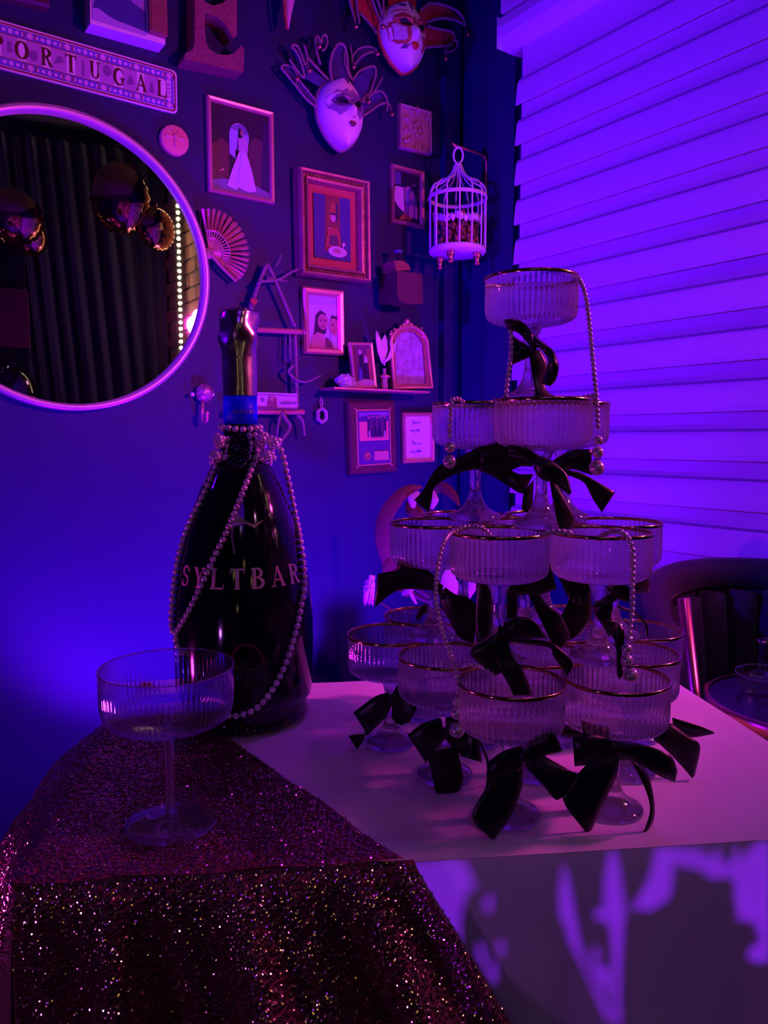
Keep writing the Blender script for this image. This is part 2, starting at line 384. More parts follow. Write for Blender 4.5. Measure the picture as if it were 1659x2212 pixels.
wall_box('wall_side', ptS, UC_R, 2.2, 0, CEIL, M_WALL)
cs = [ptL(UC_L, 0), ptL(-2.6, 0), ptB(-2.6, 0), ptB(UC_L, 0)]
for nm, z, dz, m in (('floor', 0, -.08, M_FLOOR), ('ceiling', CEIL, .08, M_CEIL)):
    mb = MB(); V = [Vector((p.x, p.y, z)) for p in cs] + [Vector((p.x, p.y, z+dz)) for p in cs]
    mb.add(V, [(0, 1, 2, 3), (4, 5, 6, 7), (0, 1, 5, 4), (1, 2, 6, 5), (2, 3, 7, 6), (3, 0, 4, 7)]); structure(nm, mb, m)
# dark painted casings beside the corner
ua, ub = wl(946, 950)[0], wl(976, 950)[0]
wall_box('trim_1', ptL, ua, ub, .1, CEIL-.02, M_WALL, .028, .028)
uc, ud = wr(1057, 900)[0], wr(1112, 900)[0]
wall_box('trim_2', ptR, uc, ud, .1, CEIL-.02, M_WALL, .02, .02)
wall_box('baseboard_left', ptL, -2.5, UC_L-.03, 0, .11, M_DWOOD, .018, .018)

# ---- zebra roller blind on the window wall
u0, zt = wr(1117, 88, .05); zl = [wr(1117, y, .05)[1] for y in (176, 263, 351, 436, 520)]
per = (zl[0]-zl[4])/4; u1 = u0 + 1.62
bl = thing('zebra_blind', 'wide pale zebra roller blind covering the window wall on the right', 'blind', Matrix.Translation(ptR(u0, zt)) @ ROTR)
WB = u1-u0; zbot = wr(1420, 1252, .05)[1]-zt
mb = MB(); mb.box(.015, WB-.015, -.042, -.0395, zbot+.01, 0); part('sheer_panel', mb, M_SHEER, bl)
def slat_mesh(h, w):
    mb = MB(); prof = [(-.0440, 0), (-.0462, -.12*h), (-.0492, -.45*h), (-.0516, -.8*h), (-.0520, -h), (-.0500, -h), (-.0496, -.8*h), (-.0470, -.45*h), (-.0430, -.1*h), (-.0425, 0)]
    V = [(x, y, z) for x in (0, w) for y, z in prof]; n = len(prof)
    Q = [(i, (i+1) % n, n+(i+1) % n, n+i) for i in range(n)] + [tuple(range(n)), tuple(range(n, 2*n))[::-1]]
    mb.add(V, Q); return mb.mesh('slat', M_BLIND)
sm = slat_mesh(per*.60, WB); k = -1; mbs = MB(); mbs.box(.004, WB-.004, -.0455, -.0415, -.0005, .0050); shade_seam = mbs.mesh('shade_seam', mat('blind_shade_line', (.30, .28, .34), .85, var=.05))  # darker strip stands in for the shadow line at each slat top
while True:
    z = zl[0]-zt-k*per
    if z-per*.6 < zbot: break
    if z < -.005: 
        o = link('slat', sm, bl, Matrix.Translation((0, 0, z))); link('shade_seam', shade_seam, o)
    k += 1
mb = MB(); mb.box(.0, WB, -.055, -.038, zbot-.006, zbot+.014, .004); part('bottom_rail', mb, M_CASS, bl)
pc = [(0, .075), (-.075, .075), (-.088, .062), (-.094, .035), (-.09, .008), (-.078, -.012), (-.05, -.02), (0, -.02)]
mb = MB(); n = len(pc); V = [(x, y, z) for x in (-.038, WB+.04) for y, z in pc]
mb.add(V, [(i, (i+1) % n, n+(i+1) % n, n+i) for i in range(n)] + [tuple(range(n)), tuple(range(n, 2*n))[::-1]]); part('cassette', mb, M_CASS, bl)
mb = MB(); mb.box(-.038, WB+.04, -.080, 0, .078, .125, .004); part('head_rail', mb, M_CASS, bl)
mb = MB(); mb.box(-.0405, -.0385, -.092, -.002, -.018, .07, .001); part('end_cap', mb, M_WHITE, bl)

# ---- what the mirror shows: brick end of the window wall, led strip, curtain, sconce
bw = thing('brick_panel', 'old brick wall panel with mortar joints, seen in the round mirror', 'brick wall', Matrix.Translation(ptR(0, 0)) @ ROTR)
bu0 = -2.0 + 2.03; mb = MB(); mb.box(bu0, bu0+.60, -.03, 0, .9, 2.6); part('mortar', mb, M_MORTAR, bw)
mbk = MB(); mbk.box(-.1, .1, -.042, -.028, 0, .066, .004); bk = mbk.mesh('brick', M_BRICK)
for r in range(20):
    for c in range(3):
        link('brick', bk, bw, Matrix.Translation((bu0+.08+c*.212+(r % 2)*.1-.02, random.uniform(-.003, .003), .95+r*.078)))
p0, p1 = mirrored(369, 420, 2.36), mirrored(389, 790, 2.36)
ls = thing('led_strip', 'vertical strip of warm white led dots seen in the mirror', 'led strip', Matrix.Translation((p1.x, p1.y, p1.z-.1)))
zs0, zs1 = 0, p0.z-p1.z+.25
mb = MB(); mb.box(-.008, .008, -.003, .003, 0, zs1); part('strip_backing', mb, M_DARKMETAL, ls).rotation_euler = (0, 0, YAW+.6)
ledm = MB().sphere((0, 0, 0), .0085, 6, 4).mesh('led', M_LED, True); nl = 34
for k in range(nl): link('led', ledm, ls, Matrix.Translation((-.006, .004, .02+(zs1-.04)*k/(nl-1))))
pc0, pc1 = mirrored(362, 600, 2.60), mirrored(45, 600, 2.5)
cu = thing('dark_curtain', 'floor length dark curtain in deep folds, reflected in the round mirror', 'curtain', Matrix.Translation((0, 0, 0)))
dc = Vector((pc1.x-pc0.x, pc1.y-pc0.y, 0)); lenc = dc.length*1.25; dc.normalize(); nc = Vector((-dc.y, dc.x, 0))
if nc.dot(Vector((-.6, 2.0, 0))-Vector((pc0.x, pc0.y, 0))) < 0: nc = -nc
def cfn(u, v):
    a = u*lenc; w = .035*math.sin(a*2*math.pi/.085+math.sin(a*9)*1.2) + .012*math.sin(a*2*math.pi/.19); q = Vector((pc0.x, pc0.y, 0)) + dc*(a - .10*(2.6-v*2.6-1.3)*.8*min(1, u*6)) - nc*(.10-w)
    return (q.x, q.y, .02 + v*2.78)
mb = MB(); mb.grid(cfn, 160, 16); part('curtain_panel', mb, M_CURT, cu, True, solid=.003)
mb = MB(); mb.tube([Vector((pc0.x, pc0.y, 2.82))-nc*.1, Vector((pc0.x, pc0.y, 2.82))-nc*.1+dc*lenc], .012); part('rail', mb, M_DARKMETAL, cu)
pl = mirrored(424, 694, 2.18); lamp = thing('wall_sconce', 'small pink glowing wall lamp on the brick, seen in the mirror', 'lamp', Matrix.Translation(pl))
mb = MB(); mb.sphere((0, 0, 0), .032, 14, 10, (1, 1, 1.9)); part('bulb', mb, M_BULB, lamp, True)
mb = MB(); mb.sphere((.05, .05, -.11), .022, 12, 8); part('lower_bulb', mb, M_BULB, lamp, True)
mb = MB(); q = ptR((Vector(pl)).dot(RX), 0, .04); dv = Vector((q.x-pl.x, q.y-pl.y, 0)); mb.tube([(0, 0, -.06), (dv.x*.5, dv.y*.5, -.10), (dv.x, dv.y, -.07)], .008); part('bracket', mb, M_DARKMETAL, lamp)
# balloons
def balloon(label, px, py, t, wpx, sc, m, shade_seam=True, rot=0):
    p = mirrored(px, py, t); dist = (p - (ptL(*wl(px, py)))).length + (ptL(*wl(px, py))-CAM).length
    r = wpx/2/F*dist; b = thing('foil_balloon', label, 'balloon', Matrix.Translation(p) @ Matrix.Rotation(rot, 4, 'Z'), 'balloons seen in the mirror')
    mb = MB(); n, mr = 40, 18; V = []
    def fn(u, v):
        a = u*2*math.pi; th = v*math.pi; cr = 1 + .035*math.sin(a*22)*math.exp(-((v-.5)/.10)**2)
        x = r*math.sin(th)*math.cos(a)*cr; z = r*sc*math.sin(th)*math.sin(a)*cr; y = -r*.62*math.cos(th); return (x, y, z)
    mb.grid(fn, n*3, mr); part('foil', mb, m, b, True)
    mb = MB(); mb.tube([(0, 0, r*sc*.98), (0, 0, r*sc*1.12)], [.004, .010], 8); part('inflation_tail', mb, m, b, True)
    return b
balloon('large oval rose gold foil balloon reflected near the mirror centre', 257, 432, 2.15, 108, 1.22, M_BALLO, rot=.9)
balloon('smaller round rose gold foil balloon beside the led strip reflection', 334, 497, 2.2, 80, 1.05, M_BALLO, rot=.3)
balloon('round rose gold foil balloon cut by the left edge of the photo', 28, 472, 2.1, 104, .98, M_BALLO, rot=.6)
balloon('rose gold foil balloon tucked under another at the left of the mirror', 62, 515, 2.2, 64, 1.05, M_BALLO, rot=.5)
balloon('shiny black balloon low in the mirror reflection', 30, 855, 2.05, 90, 1.25, M_BBALL, rot=.2)
# dark sideboard with a sequinned runner, reflected at the mirror's left
pq = mirrored(18, 700, 2.25); cb = thing('bar_cabinet', 'black bar cabinet with a sequinned band, at the left of the mirror reflection', 'cabinet', Matrix.Translation((pq.x, pq.y, 0)) @ Matrix.Rotation(-.75, 4, 'Z'))
zc0, zc1 = mirrored(18, 755, 2.25).z, mirrored(18, 632, 2.25).z
mb = MB(); mb.box(-.1, .1, -.09, .09, .0, zc0, .004); part('body', mb, M_BLACK, cb)
mb = MB(); mb.box(-.105, .105, -.095, .095, zc0, zc1, .004); part('sequinned_band', mb, M_SEQBASE, cb)
mb = MB()
for k in range(260):
    sd = random.choice((0, 1)); x, z = random.uniform(-.1, .1), random.uniform(zc0, zc1)
    mb.sphere((x, .0965, z) if sd else (-.1065, x*.9, z), .0026, 5, 3)
part('sequin', mb, M_SEQ, cb).__setitem__('kind', 'stuff')
mb = MB(); mb.box(-.095, .095, -.085, .085, zc1, zc1+.5, .01); part('upper_case', mb, M_BLACK, cb)

# ================================================================== table, cloths
TP = onz(60, 1905, TZ); ex = (onz(1659, 1806, TZ)-TP).normalized(); ey = Vector((-ex.y, ex.x, 0))
TW = (onz(1475, 1478, TZ)-TP).dot(ex); TD = (onz(740, 1468.5, TZ)-TP).dot(ey)
MT = Matrix.Translation(TP) @ Matrix(((ex.x, ey.x, 0), (ex.y, ey.y, 0), (0, 0, 1))).to_4x4()
tb = thing('party_table', 'party table hidden under the white cloth and sequinned throw', 'table', Matrix.Translation((TP.x, TP.y, 0)) @ Matrix(((ex.x, ey.x, 0), (ex.y, ey.y, 0), (0, 0, 1))).to_4x4())
mb = MB(); mb.box(.004, TW-.004, .004, TD-.004, TZ-.03, TZ-.003); part('table_top', mb, M_WOOD, tb)
for x in (.05, TW-.05):
    for y in (.05, TD-.05): mb = MB(); mb.tube([(x, y, 0), (x, y, TZ-.028)], .014); part('leg', mb, M_DARKMETAL, tb)
def perim(t):
    """point on the table outline and its outward direction"""
    r = .012; segs = [(r, 0, TW-r, 0, 0, -1), (TW, r, TW, TD-r, 1, 0), (TW-r, TD, r, TD, 0, 1), (0, TD-r, 0, r, -1, 0)]
    Ls = [TW, TD, TW, TD]; T = sum(Ls); d = (t % 1)*T
    for (x0, y0, x1, y1, nx, ny), l in zip(segs, Ls):
        if d <= l:
            f = d/l; return x0+(x1-x0)*f, y0+(y1-y0)*f, nx, ny
        d -= l
    return 0, 0, 0, -1
tc = thing('tablecloth', 'white fabric tablecloth over the party table with draped skirt', 'tablecloth', MT)
mb = MB()
def topz(x, y): return .0002 + .0016*math.sin(x*21+y*13)*math.sin(y*17-x*6) + .0009*math.sin(x*55-y*40)*math.sin(x*9+2) + .0012*math.exp(-((y-.55*x+.02)/.008)**2) + .0012*math.exp(-((y-.3-.25*x)/.007)**2)
def wr1(x, y):
    e = min(x, TW-x, y, TD-y); return topz(x, y)*max(0, min(1, e/.03)) - (.0035*(1-e/.012)**2 if e < .012 else 0)
mb.grid(lambda u, v: (u*TW, v*TD, wr1(u*TW, v*TD)), 90, 60); part('cloth_top', mb, M_CLOTH, tc, True)
NP = 400
def skirt(u, v):
    x, y, nx, ny = perim(u); s = .62*v; z = -.0035 - s; ph = u*2*math.pi
    o = .0005 + .004*(1-math.exp(-s/.01)) - (.010 + .007*math.sin(ph*13+1.3*math.sin(ph*5)) + .003*math.sin(ph*29))*min(1, s/.18)*min(1, s/.05)*.5
    return (x+nx*o, y+ny*o, z)
mb = MB(); mb.grid(skirt, NP, 26); part('cloth_skirt', mb, M_CLOTH, tc, True)

# ---- sequinned throw over the left corner
XF = (onz(863, 1870, TZ)-TP).dot(ex)
sq = thing('sequin_throw', 'rose gold sequinned throw draped over the left corner of the table', 'throw', MT)
def q_top(u, v):
    xr = XF*(1-v)**1.0*1.0 + .004; x = -.006 + u*(xr+.006); y = -.0115 + v*(TD+.0135)
    return Vector((x, y, .0055 + .0020*math.sin(x*60+y*25)*math.sin(y*48) + .004*math.exp(-(x/.02)**2)*0))
def q_front(u, v):
    d = .34*v; xl = -.006 - .04*d; xr = XF + .012 + .60*d - .1*d*d
    x = xl + u*(xr-xl); fold = (.020*math.sin(u*19+.7) + .012*math.sin(u*41+2) + .02*math.sin(u*7.5))*min(1, d/.12)
    y = -.010 - .010*(1-math.exp(-d/.008)) - d*.13 + fold
    return Vector((x, y, .0045 - d + .006*(math.exp(-d/.006)-1)))
def q_left(u, v):
    s = .46*v; b = math.sin(min(1, max(0, u))*math.pi*.93+.12)**.8 if 0 < u < 1 else 0.05
    b = max(.05, b); o = .105*b*(1-math.exp(-s/.085)) + .006*math.sin(u*23)*min(1, s/.1)
    z = .0055 - (s - .055*b*(1-math.exp(-s/.06))) ; y = -.012 + u*(TD+.01) - .03*s*(1-u)
    return Vector((-.006 - o - .02*s, y, z))
for nm, fn, nu, nv in (('throw_top', q_top, 60, 60), ('throw_front', q_front, 120, 50), ('throw_side', q_left, 80, 50)):
    mb = MB(); mb.grid(lambda u, v, fn=fn: fn(u, v), nu, nv); part(nm, mb, M_SEQBASE, sq, True)
rng = np.random.default_rng(3)
NS = 8; an = np.arange(NS)*2*math.pi/NS
ring = np.concatenate([np.c_[np.cos(an), np.sin(an), 0*an]*.00205, np.c_[np.cos(an), np.sin(an), .35+0*an]*np.array([.00080, .00080, .0008])])
rf = [(k, (k+1) % NS, NS+(k+1) % NS, NS+k) for k in range(NS)]
seqV, seqF = [], []; singles = []; cnt = 0
def seq_field(fn, lu, lv, step, umax=1.0, vmax=1.0, tilt=.30):
    global cnt
    nu, nv = int(lu/step), int(lv*vmax/step)
    for j in range(nv):
        for i in range(nu):
            u, v = (i+.5*(j % 2)+rng.uniform(-.3, .3))/nu, vmax*(j+rng.uniform(.1, .9))/nv
            if not (0.002 < u < .998 and .002 < v < .999): continue
            p = fn(u, v); a = fn(min(1, u+.004), v)-fn(max(0, u-.004), v); b = fn(u, min(1, v+.004))-fn(u, max(0, v-.004))
            n = a.cross(b)
            if a.length < 1e-4 or n.length < 1e-9: continue
            n.normalize()
            yield u, v, p, n, a.normalized()
def emit_seq(p, n, t, tilt):
    global cnt
    n2 = Vector((n.x+rng.normal(0, tilt), n.y+rng.normal(0, tilt), n.z+rng.normal(0, tilt))).normalized()
    x = t - n2*t.dot(n2); x.normalize(); y = n2.cross(x); pp = p + n*.0014
    R = np.array([x, y, n2]); seqV.append(ring @ R + np.array(pp)); cnt += 1
    return pp, x, y, n2
mws = []
for fn, lu, lv, vm, tilt, flip in ((q_top, XF*.72, TD, 1, .16, 1), (q_front, .42, .34, .62, .22, 1), (q_left, TD, .46, .42, .20, 1)):
    for u, v, p, n, t in seq_field(fn, lu, lv, .00365, 1, vm):
        if fn is q_top:
            if n.z < 0: n = -n
            if rng.random() > (1-v)*1.05+.06: continue
        elif fn is q_front:
            if n.y > 0: n = -n
        elif n.x > 0: n = -n
        pp, x, y, n2 = emit_seq(p, n, t, tilt); mws.append((pp, x, y, n2, fn is q_front))
order = sorted(range(cnt), key=lambda i: (0 if mws[i][4] else 1, abs(mws[i][0].z+.05)+abs(mws[i][0].x-.16)))[:300]; oset = set(order)
sm1 = bpy.data.meshes.new('sequin'); sm1.from_pydata([tuple(p) for p in ring], [], rf); sm1.materials.append(M_SEQ)
for i in order:
    pp, x, y, n2, _ = mws[i]; link('sequin', sm1, sq, Matrix(((x.x, y.x, n2.x, pp.x), (x.y, y.y, n2.y, pp.y), (x.z, y.z, n2.z, pp.z), (0, 0, 0, 1))))
keep = [seqV[i] for i in range(cnt) if i not in oset]; VV = np.concatenate(keep); nk = len(keep)
FF = (np.array(rf)[None]+(np.arange(nk)*2*NS)[:, None, None]).reshape(-1, 4)
sm2 = bpy.data.meshes.new('sequins'); sm2.from_pydata(VV.tolist(), [], FF.tolist()); sm2.materials.append(M_SEQ)
o = link('sequin_field', sm2, sq); o['kind'] = 'stuff'
print('sequins', cnt)

# ================================================================== champagne tower
H, RR = .1300, .0490
def build_coupe(name, rim=True):
    t = thing(name, '', 'glass', Matrix.Identity(4))
    prof = [(RR, .1295), (RR, .1262), (RR*1.0, .122), (RR*1.003, .110), (RR*1.003, .098), (RR*.995, .0925), (RR*.965, .0880), (RR*.90, .0850), (RR*.76, .0822), (RR*.56, .0802), (RR*.36, .0787), (RR*.20, .0778)]
    amp = [0, 0, .030, .034, .034, .034, .034, .034, .036, .04, .044, .04]
    mb = MB(); mb.lathe(prof, 54*6, amp=amp, nf=54); part('bowl', mb, M_BOWL, t, True)
    mb = MB(); mb.lathe([(RR+.0004, .1268), (RR+.0010, .1280), (RR+.0009, .1298), (RR, .1304), (RR-.0009, .1298), (RR-.0010, .1280), (RR-.0004, .1268), (RR+.0004, .1268)], 64); part('gold_rim', mb, M_GOLD, t, True, 'gold band round the rim')
    mb = MB(); mb.lathe([(.0005, .0782), (.0125, .0778), (.0108, .0740), (.0085, .0690), (.0070, .0620), (.0063, .0540), (.0060, .0440), (.0060, .0335), (.0005, .0333)], 28); part('stem', mb, M_STEM, t, True)
    mb = MB(); mb.lathe([(.0005, .0331), (.0066, .0329), (.0072, .0290), (.0078, .0255), (.0098, .0200), (.0135, .0145), (.0190, .0100), (.0250, .0070), (.0285, .0052), (.0292, .0030), (.0290, .0008), (.0280, 0), (.0005, .0006)], 36); part('base', mb, M_STEM, t, True)
    return t
SPOTS = [  # tier, x, y, label
 (0, .117, .690, 'front gold-rimmed coupe of the bottom tier with a ribbon tail hanging into it'),
 (0, .2165, .702, 'right front gold-rimmed coupe of the bottom tier, under the hanging large pearl'),
 (0, .0635, .776, 'bottom tier gold-rimmed coupe just left of the front one, pearls over its rim'),
 (0, .160, .782, 'bottom tier gold-rimmed coupe hidden behind the two front ones'),
 (0, .2575, .786, 'bottom tier gold-rimmed coupe right behind the right front one'),
 (0, .0075, .864, 'leftmost gold-rimmed coupe of the bottom tier with a small bow'),
 (0, .1065, .868, 'bottom tier gold-rimmed coupe inside the tower, left of its middle'),
 (0, .2035, .874, 'bottom tier gold-rimmed coupe inside the tower, right of its middle'),
 (0, .2985, .884, 'rightmost gold-rimmed coupe of the bottom tier, nearest the armchair'),
 (0, .0490, .956, 'back left gold-rimmed coupe of the bottom tier, its rim above the leftmost'),
 (0, .1490, .962, 'back middle gold-rimmed coupe of the bottom tier'),
 (0, .2470, .968, 'back right gold-rimmed coupe of the bottom tier'),
 (1, .1145, .757, 'front left gold-rimmed coupe of the second tier, nearest the camera'),
 (1, .2155, .757, 'front right gold-rimmed coupe of the second tier with pearls over its rim'),
 (1, .0560, .843, 'leftmost gold-rimmed coupe of the second tier'),
 (1, .1570, .845, 'gold-rimmed coupe in the middle of the second tier'),
 (1, .2565, .846, 'rightmost gold-rimmed coupe of the second tier, against the blind'),
 (1, .0970, .930, 'back left gold-rimmed coupe of the second tier'),
 (1, .1970, .932, 'back right gold-rimmed coupe of the second tier'),
 (2, .1610, .786, 'front gold-rimmed coupe of the third tier, under the top glass'),
 (2, .1030, .868, 'left gold-rimmed coupe of the third tier with short pearl drop'),
 (2, .2030, .872, 'right rear gold-rimmed coupe of the third tier'),
 (3, .1570, .838, 'single gold-rimmed coupe at the very top of the tower'),
]
proto = build_coupe('champagne_coupe'); CUP = []
for i, (t, x, y, lab) in enumerate(SPOTS):
    o = proto if i == 0 else copy_tree(proto)
    o.location = (x, y, TZ + .0015 + t*(H+.0006)); o.rotation_euler = (0, 0, i*.37)
    o['label'] = lab; o['group'] = 'gold-rimmed coupes of the champagne tower'; CUP.append(o)
# ---- separate clear coupe on the sequins
fc = thing('clear_coupe', 'plain clear ribbed coupe on a tall thin stem, standing on the sequins', 'glass', Vector((-.1915, .6625, TZ+.0085)))
R2 = .0578; mb = MB()
pf = [(R2, .1445), (R2, .1440), (R2*1.004, .128), (R2*.995, .112), (R2*.965, .1030), (R2*.90, .0975), (R2*.74, .0935), (R2*.5, .0912), (R2*.25, .0903), (.006, .0895)]
mb.lathe(pf, 80*4, amp=[0, 0, .008, .010, .010, .010, .008, .006, .003, 0], nf=80); part('bowl', mb, M_CLEAR, fc, True)
mb = MB(); mb.lathe([(R2-.0004, .1444), (R2+.0003, .1450), (R2+.0007, .1444), (R2+.0003, .1438), (R2-.0004, .1444)], 72); part('lip', mb, M_STEM, fc, True)
mb = MB(); mb.lathe([(.0005, .0896), (.0100, .0890), (.0062, .0850), (.0042, .0760), (.0036, .0550), (.0036, .0280), (.0042, .0140), (.0062, .0075), (.0005, .0070)], 24); part('stem', mb, M_STEM, fc, True)
mb = MB(); mb.lathe([(.0005, .0068), (.0075, .0066), (.014, .0046), (.026, .0028), (.0395, .0020), (.0408, .0011), (.040, 0), (.0005, 0)], 56); part('foot', mb, M_STEM, fc, True)

# ================================================================== champagne bottle
BX, BY = -.1770, .9550
def zc_of(z): return BY*cp - (z-CZ)*sp
BP = []                                     # (height above table, radius)
for py, hw in ((676, 26), (678, 33), (684, 38.5), (700, 40.5), (735, 40), (752, 38), (766, 36), (780, 35.3), (862, 35), (915, 35.2), (950, 36.5), (975, 41), (995, 51), (1012, 62), (1035, 74), (1060, 86), (1100, 101.5), (1150, 117.5), (1200, 130.5), (1250, 140), (1300, 146.5), (1350, 149), (1400, 148.5), (1450, 146.5), (1500, 143), (1540, 139.5)):
    z = D(526, py, BY).z; BP.append((z-TZ, hw/F*zc_of(z)))
BP += [(.028, .0795), (.010, .0770), (.003, .0735), (.0006, .068)]
def b_rad(h):
    P = sorted(BP)
    if h <= P[0][0]: return P[0][1]
    for (a, ra), (b, rb) in zip(P, P[1:]):
        if a <= h <= b: return ra + (rb-ra)*(h-a)/(b-a)
    return 0
def b_hit(px, py, off=0.0):                 # point on the bottle's skin along a measured direction
    r = ray(px, py); best = None; Y = .80
    while Y < BY+.02:
        p = CAM + r*(Y/r.y); g = math.hypot(p.x-BX, p.y-BY) - (b_rad(p.z-TZ)+off)
        if best is None or g < best[0]: best = (g, p)
        if g <= 0: return p
        Y += .0008
    return best[1]
def b_ang(px, py):
    p = b_hit(px, py); return math.atan2(p.x-BX, -(p.y-BY)), p.z-TZ
bo = thing('champagne_bottle', 'large black champagne bottle with raised rose lettering and gold foil neck', 'bottle', Vector((BX, BY, TZ+.0045)))
hz = lambda py: D(526, py, BY).z - TZ
bodyp = sorted([p for p in BP if p[0] <= hz(914)+1e-6]); dense = []
for (a, ra), (b, rb) in zip(bodyp, bodyp[1:]): dense += [(ra+(rb-ra)*t/3, a+(b-a)*t/3) for t in range(3)]
dense.append((bodyp[-1][1], bodyp[-1][0]))
ar = np.array(dense); sm_ = ar.copy()
for _ in range(3): sm_[1:-1, 0] = (sm_[:-2, 0]+2*sm_[1:-1, 0]+sm_[2:, 0])/4
mb = MB(); mb.lathe([(.001, .004)] + [tuple(p) for p in sm_[0:]] + [(.001, sm_[-1][1])], 96); part('glass_body', mb, M_BOTTLE, bo, True)
zb0, zb1, rb = hz(925), hz(862), b_rad(hz(890))
mb = MB(); mb.lathe([(rb, zb0), (rb+.0006, zb0), (rb+.0006, zb1), (rb, zb1)], 64); part('neck_band', mb, M_BLUE, bo, True, 'glossy blue paper band')
def foil(u, v):
    h = zb1-.001 + (hz(676)+.002-zb1)*v; a = u*2*math.pi; r = b_rad(min(h, hz(677)))
    k = max(0, (v-.42)/.58); cr = (.0010*math.sin(a*3+v*7) + .0007*math.sin(a*5-v*13) + .0006*math.sin(a*2+v*22))*min(1, k*3) + .00015*math.sin(a*5+v*6)
    if v > .995: r = .001
    return ((r+.0012+cr)*math.cos(a), (r+.0012+cr)*math.sin(a), h + (.0008*math.sin(a*4) if v > .9 else 0))
mb = MB(); mb.grid(foil, 96, 70); part('foil_capsule', mb, M_FOIL, bo, True, 'crinkled gold foil')
def on_b(ang, h, off): r = b_rad(h)+off; return (r*math.sin(ang), -r*math.cos(ang), h)
a0, _ = b_ang(398, 1250); a1, _ = b_ang(643, 1250); h0 = b_ang(520, 1281)[1]; lh = b_ang(520, 1236)[1]-h0
gp = .27; wtot = text_quads('SYLTBAR', gp)[1]; mb = MB()
xo = 0
for ch in 'SYLTBAR':
    mb = MB(); text_mesh(mb, ch, lambda x, z, d, xo=xo: on_b(a0+(a1-a0)*(x+xo)/wtot, h0+lh*z, .0005+.0016*d), gp, thick=True); part('letter', mb, M_ROSE, bo, False, 'raised rose metal letter '+ch); xo += GLY[ch][0]+gp
def b_patch(name, poly, m, off=.0012, lab=None):
    pts = [b_ang(x, y) for x, y in poly]; out = []
    for (aa, ha), (ab, hb) in zip(pts, pts[1:]+pts[:1]):
        for k in range(4): out.append((aa+(ab-aa)*k/4, ha+(hb-ha)*k/4))
    tri = tessellate_polygon([[Vector((a, h, 0)) for a, h in out]]); mb = MB(); n = len(out)
    mb.add([on_b(a, h, off) for a, h in out]+[on_b(a, h, 0) for a, h in out], [tuple(t) for t in tri]+[(i, (i+1) % n, n+(i+1) % n, n+i) for i in range(n)])
    return part(name, mb, m, bo, False, lab)
M_DIMROSE = mat('dim_rose_metal', (.45, .26, .26), .35, 1, var=.2)
b_patch('figure_emblem', [(513, 1108), (517, 1122), (527, 1130), (547, 1140), (569, 1131), (549, 1148), (533, 1141), (516, 1143), (505, 1148), (504, 1170), (509, 1206), (505, 1203), (499, 1165), (499, 1138), (506, 1128)], M_DIMROSE, .0014, 'splash shaped rose metal emblem')
M_EMB = mat('maroon_print', (.10, .018, .02), .6, var=.6, vscale=180)
b_patch('round_seal', [(502, 1452), (498, 1425), (508, 1405), (527, 1397), (545, 1398), (562, 1412), (572, 1432), (575, 1449), (540, 1455)], M_EMB, .0006, 'dark maroon round seal')
M_FAINT = mat('faint_blue_print', (.03, .03, .10), .5, var=.1)
aa, hh = b_ang(478, 1473); ab, _ = b_ang(578, 1466); wt = text_quads('CONCERTO', .2)[1]; mb = MB()
text_mesh(mb, 'CONCERTO', lambda x, z, d: on_b(aa+(ab-aa)*x/wt, hh+.0045*z, .0006), .2); part('printed_name', mb, M_FAINT, bo, False, 'faint printed name')
M_FGOLD = mat('faint_gold_print', (.25, .17, .10), .4, .6, var=.1)
mb = MB(); hn = hz(902); text_mesh(mb, 'CONCERTO', lambda x, z, d: on_b(-.25+1.5*x/wt, hn+.0042*z, .0010), .2); part('neck_print', mb, M_FGOLD, bo)
b_patch('signature_stroke', [(565, 1516), (578, 1518), (592, 1514), (604, 1509), (592, 1516), (578, 1521)], M_FGOLD, .0005)

# ================================================================== pearls
PEARL = MB().sphere((0, 0, 0), 1, 14, 10).mesh('pearl', M_PEARL, True)
RINGM = MB().lathe([(.8, -.12), (1, -.06), (1, .06), (.8, .12)], 14).mesh('spacer_ring', M_DARKMETAL, True)
def pearl_line(root, pts, r, n=None, gap=1.0):
    """pearls of radius r strung evenly along points (world), as parts of root; plus the thread"""
    P = [Vector(p) for p in cat_rom(pts, 10)]; inv = root.matrix_world.inverted(); acc = 0; nxt = 0; out = []
    for a, b in zip(P, P[1:]):
        l = (b-a).length
        while nxt <= acc+l and l > 0:
            out.append(a.lerp(b, (nxt-acc)/l)); nxt += 2*r*gap
        acc += l
    for p in out: link('pearl', PEARL, root, Matrix.Translation(inv @ p) @ Matrix.Scale(r, 4))
    mb = MB(); mb.tube([inv @ p for p in P[::3]+[P[-1]]], r*.16, 5); part('thread', mb, M_PETAL, root)
    return out
def drops(root, lst):
    inv = root.matrix_world.inverted()
    for px, py, rp, Y in lst:
        p = D(px, py, Y); r = rp/F*(Y*cp-(p.z-CZ)*sp); link('pearl', PEARL, root, Matrix.Translation(inv @ p) @ Matrix.Scale(r, 4))
def ringat(root, px, py, rp, Y):
    p = D(px, py, Y); link('spacer_ring', RINGM, root, Matrix.Translation(root.matrix_world.inverted() @ p) @ Matrix.Scale(rp/F*Y, 4))
def PL(lst): return [D(x, y, Y) for x, y, Y in lst]
def strand(label, first): return thing('pearl_strand', label, 'pearl strand', Matrix.Translation(first), 'pearl strands on the tower')
s1 = PL([(1240, 597, .835), (1252, 605, .805), (1264, 635, .795), (1271, 680, .79), (1276, 730, .785), (1281, 785, .78), (1287, 845, .775), (1290, 890, .77), (1292, 930, .77)])
r1 = strand('long pearl strand falling from the top glass past the blind, ending in three big pearls', s1[0]); pearl_line(r1, s1, .0026)
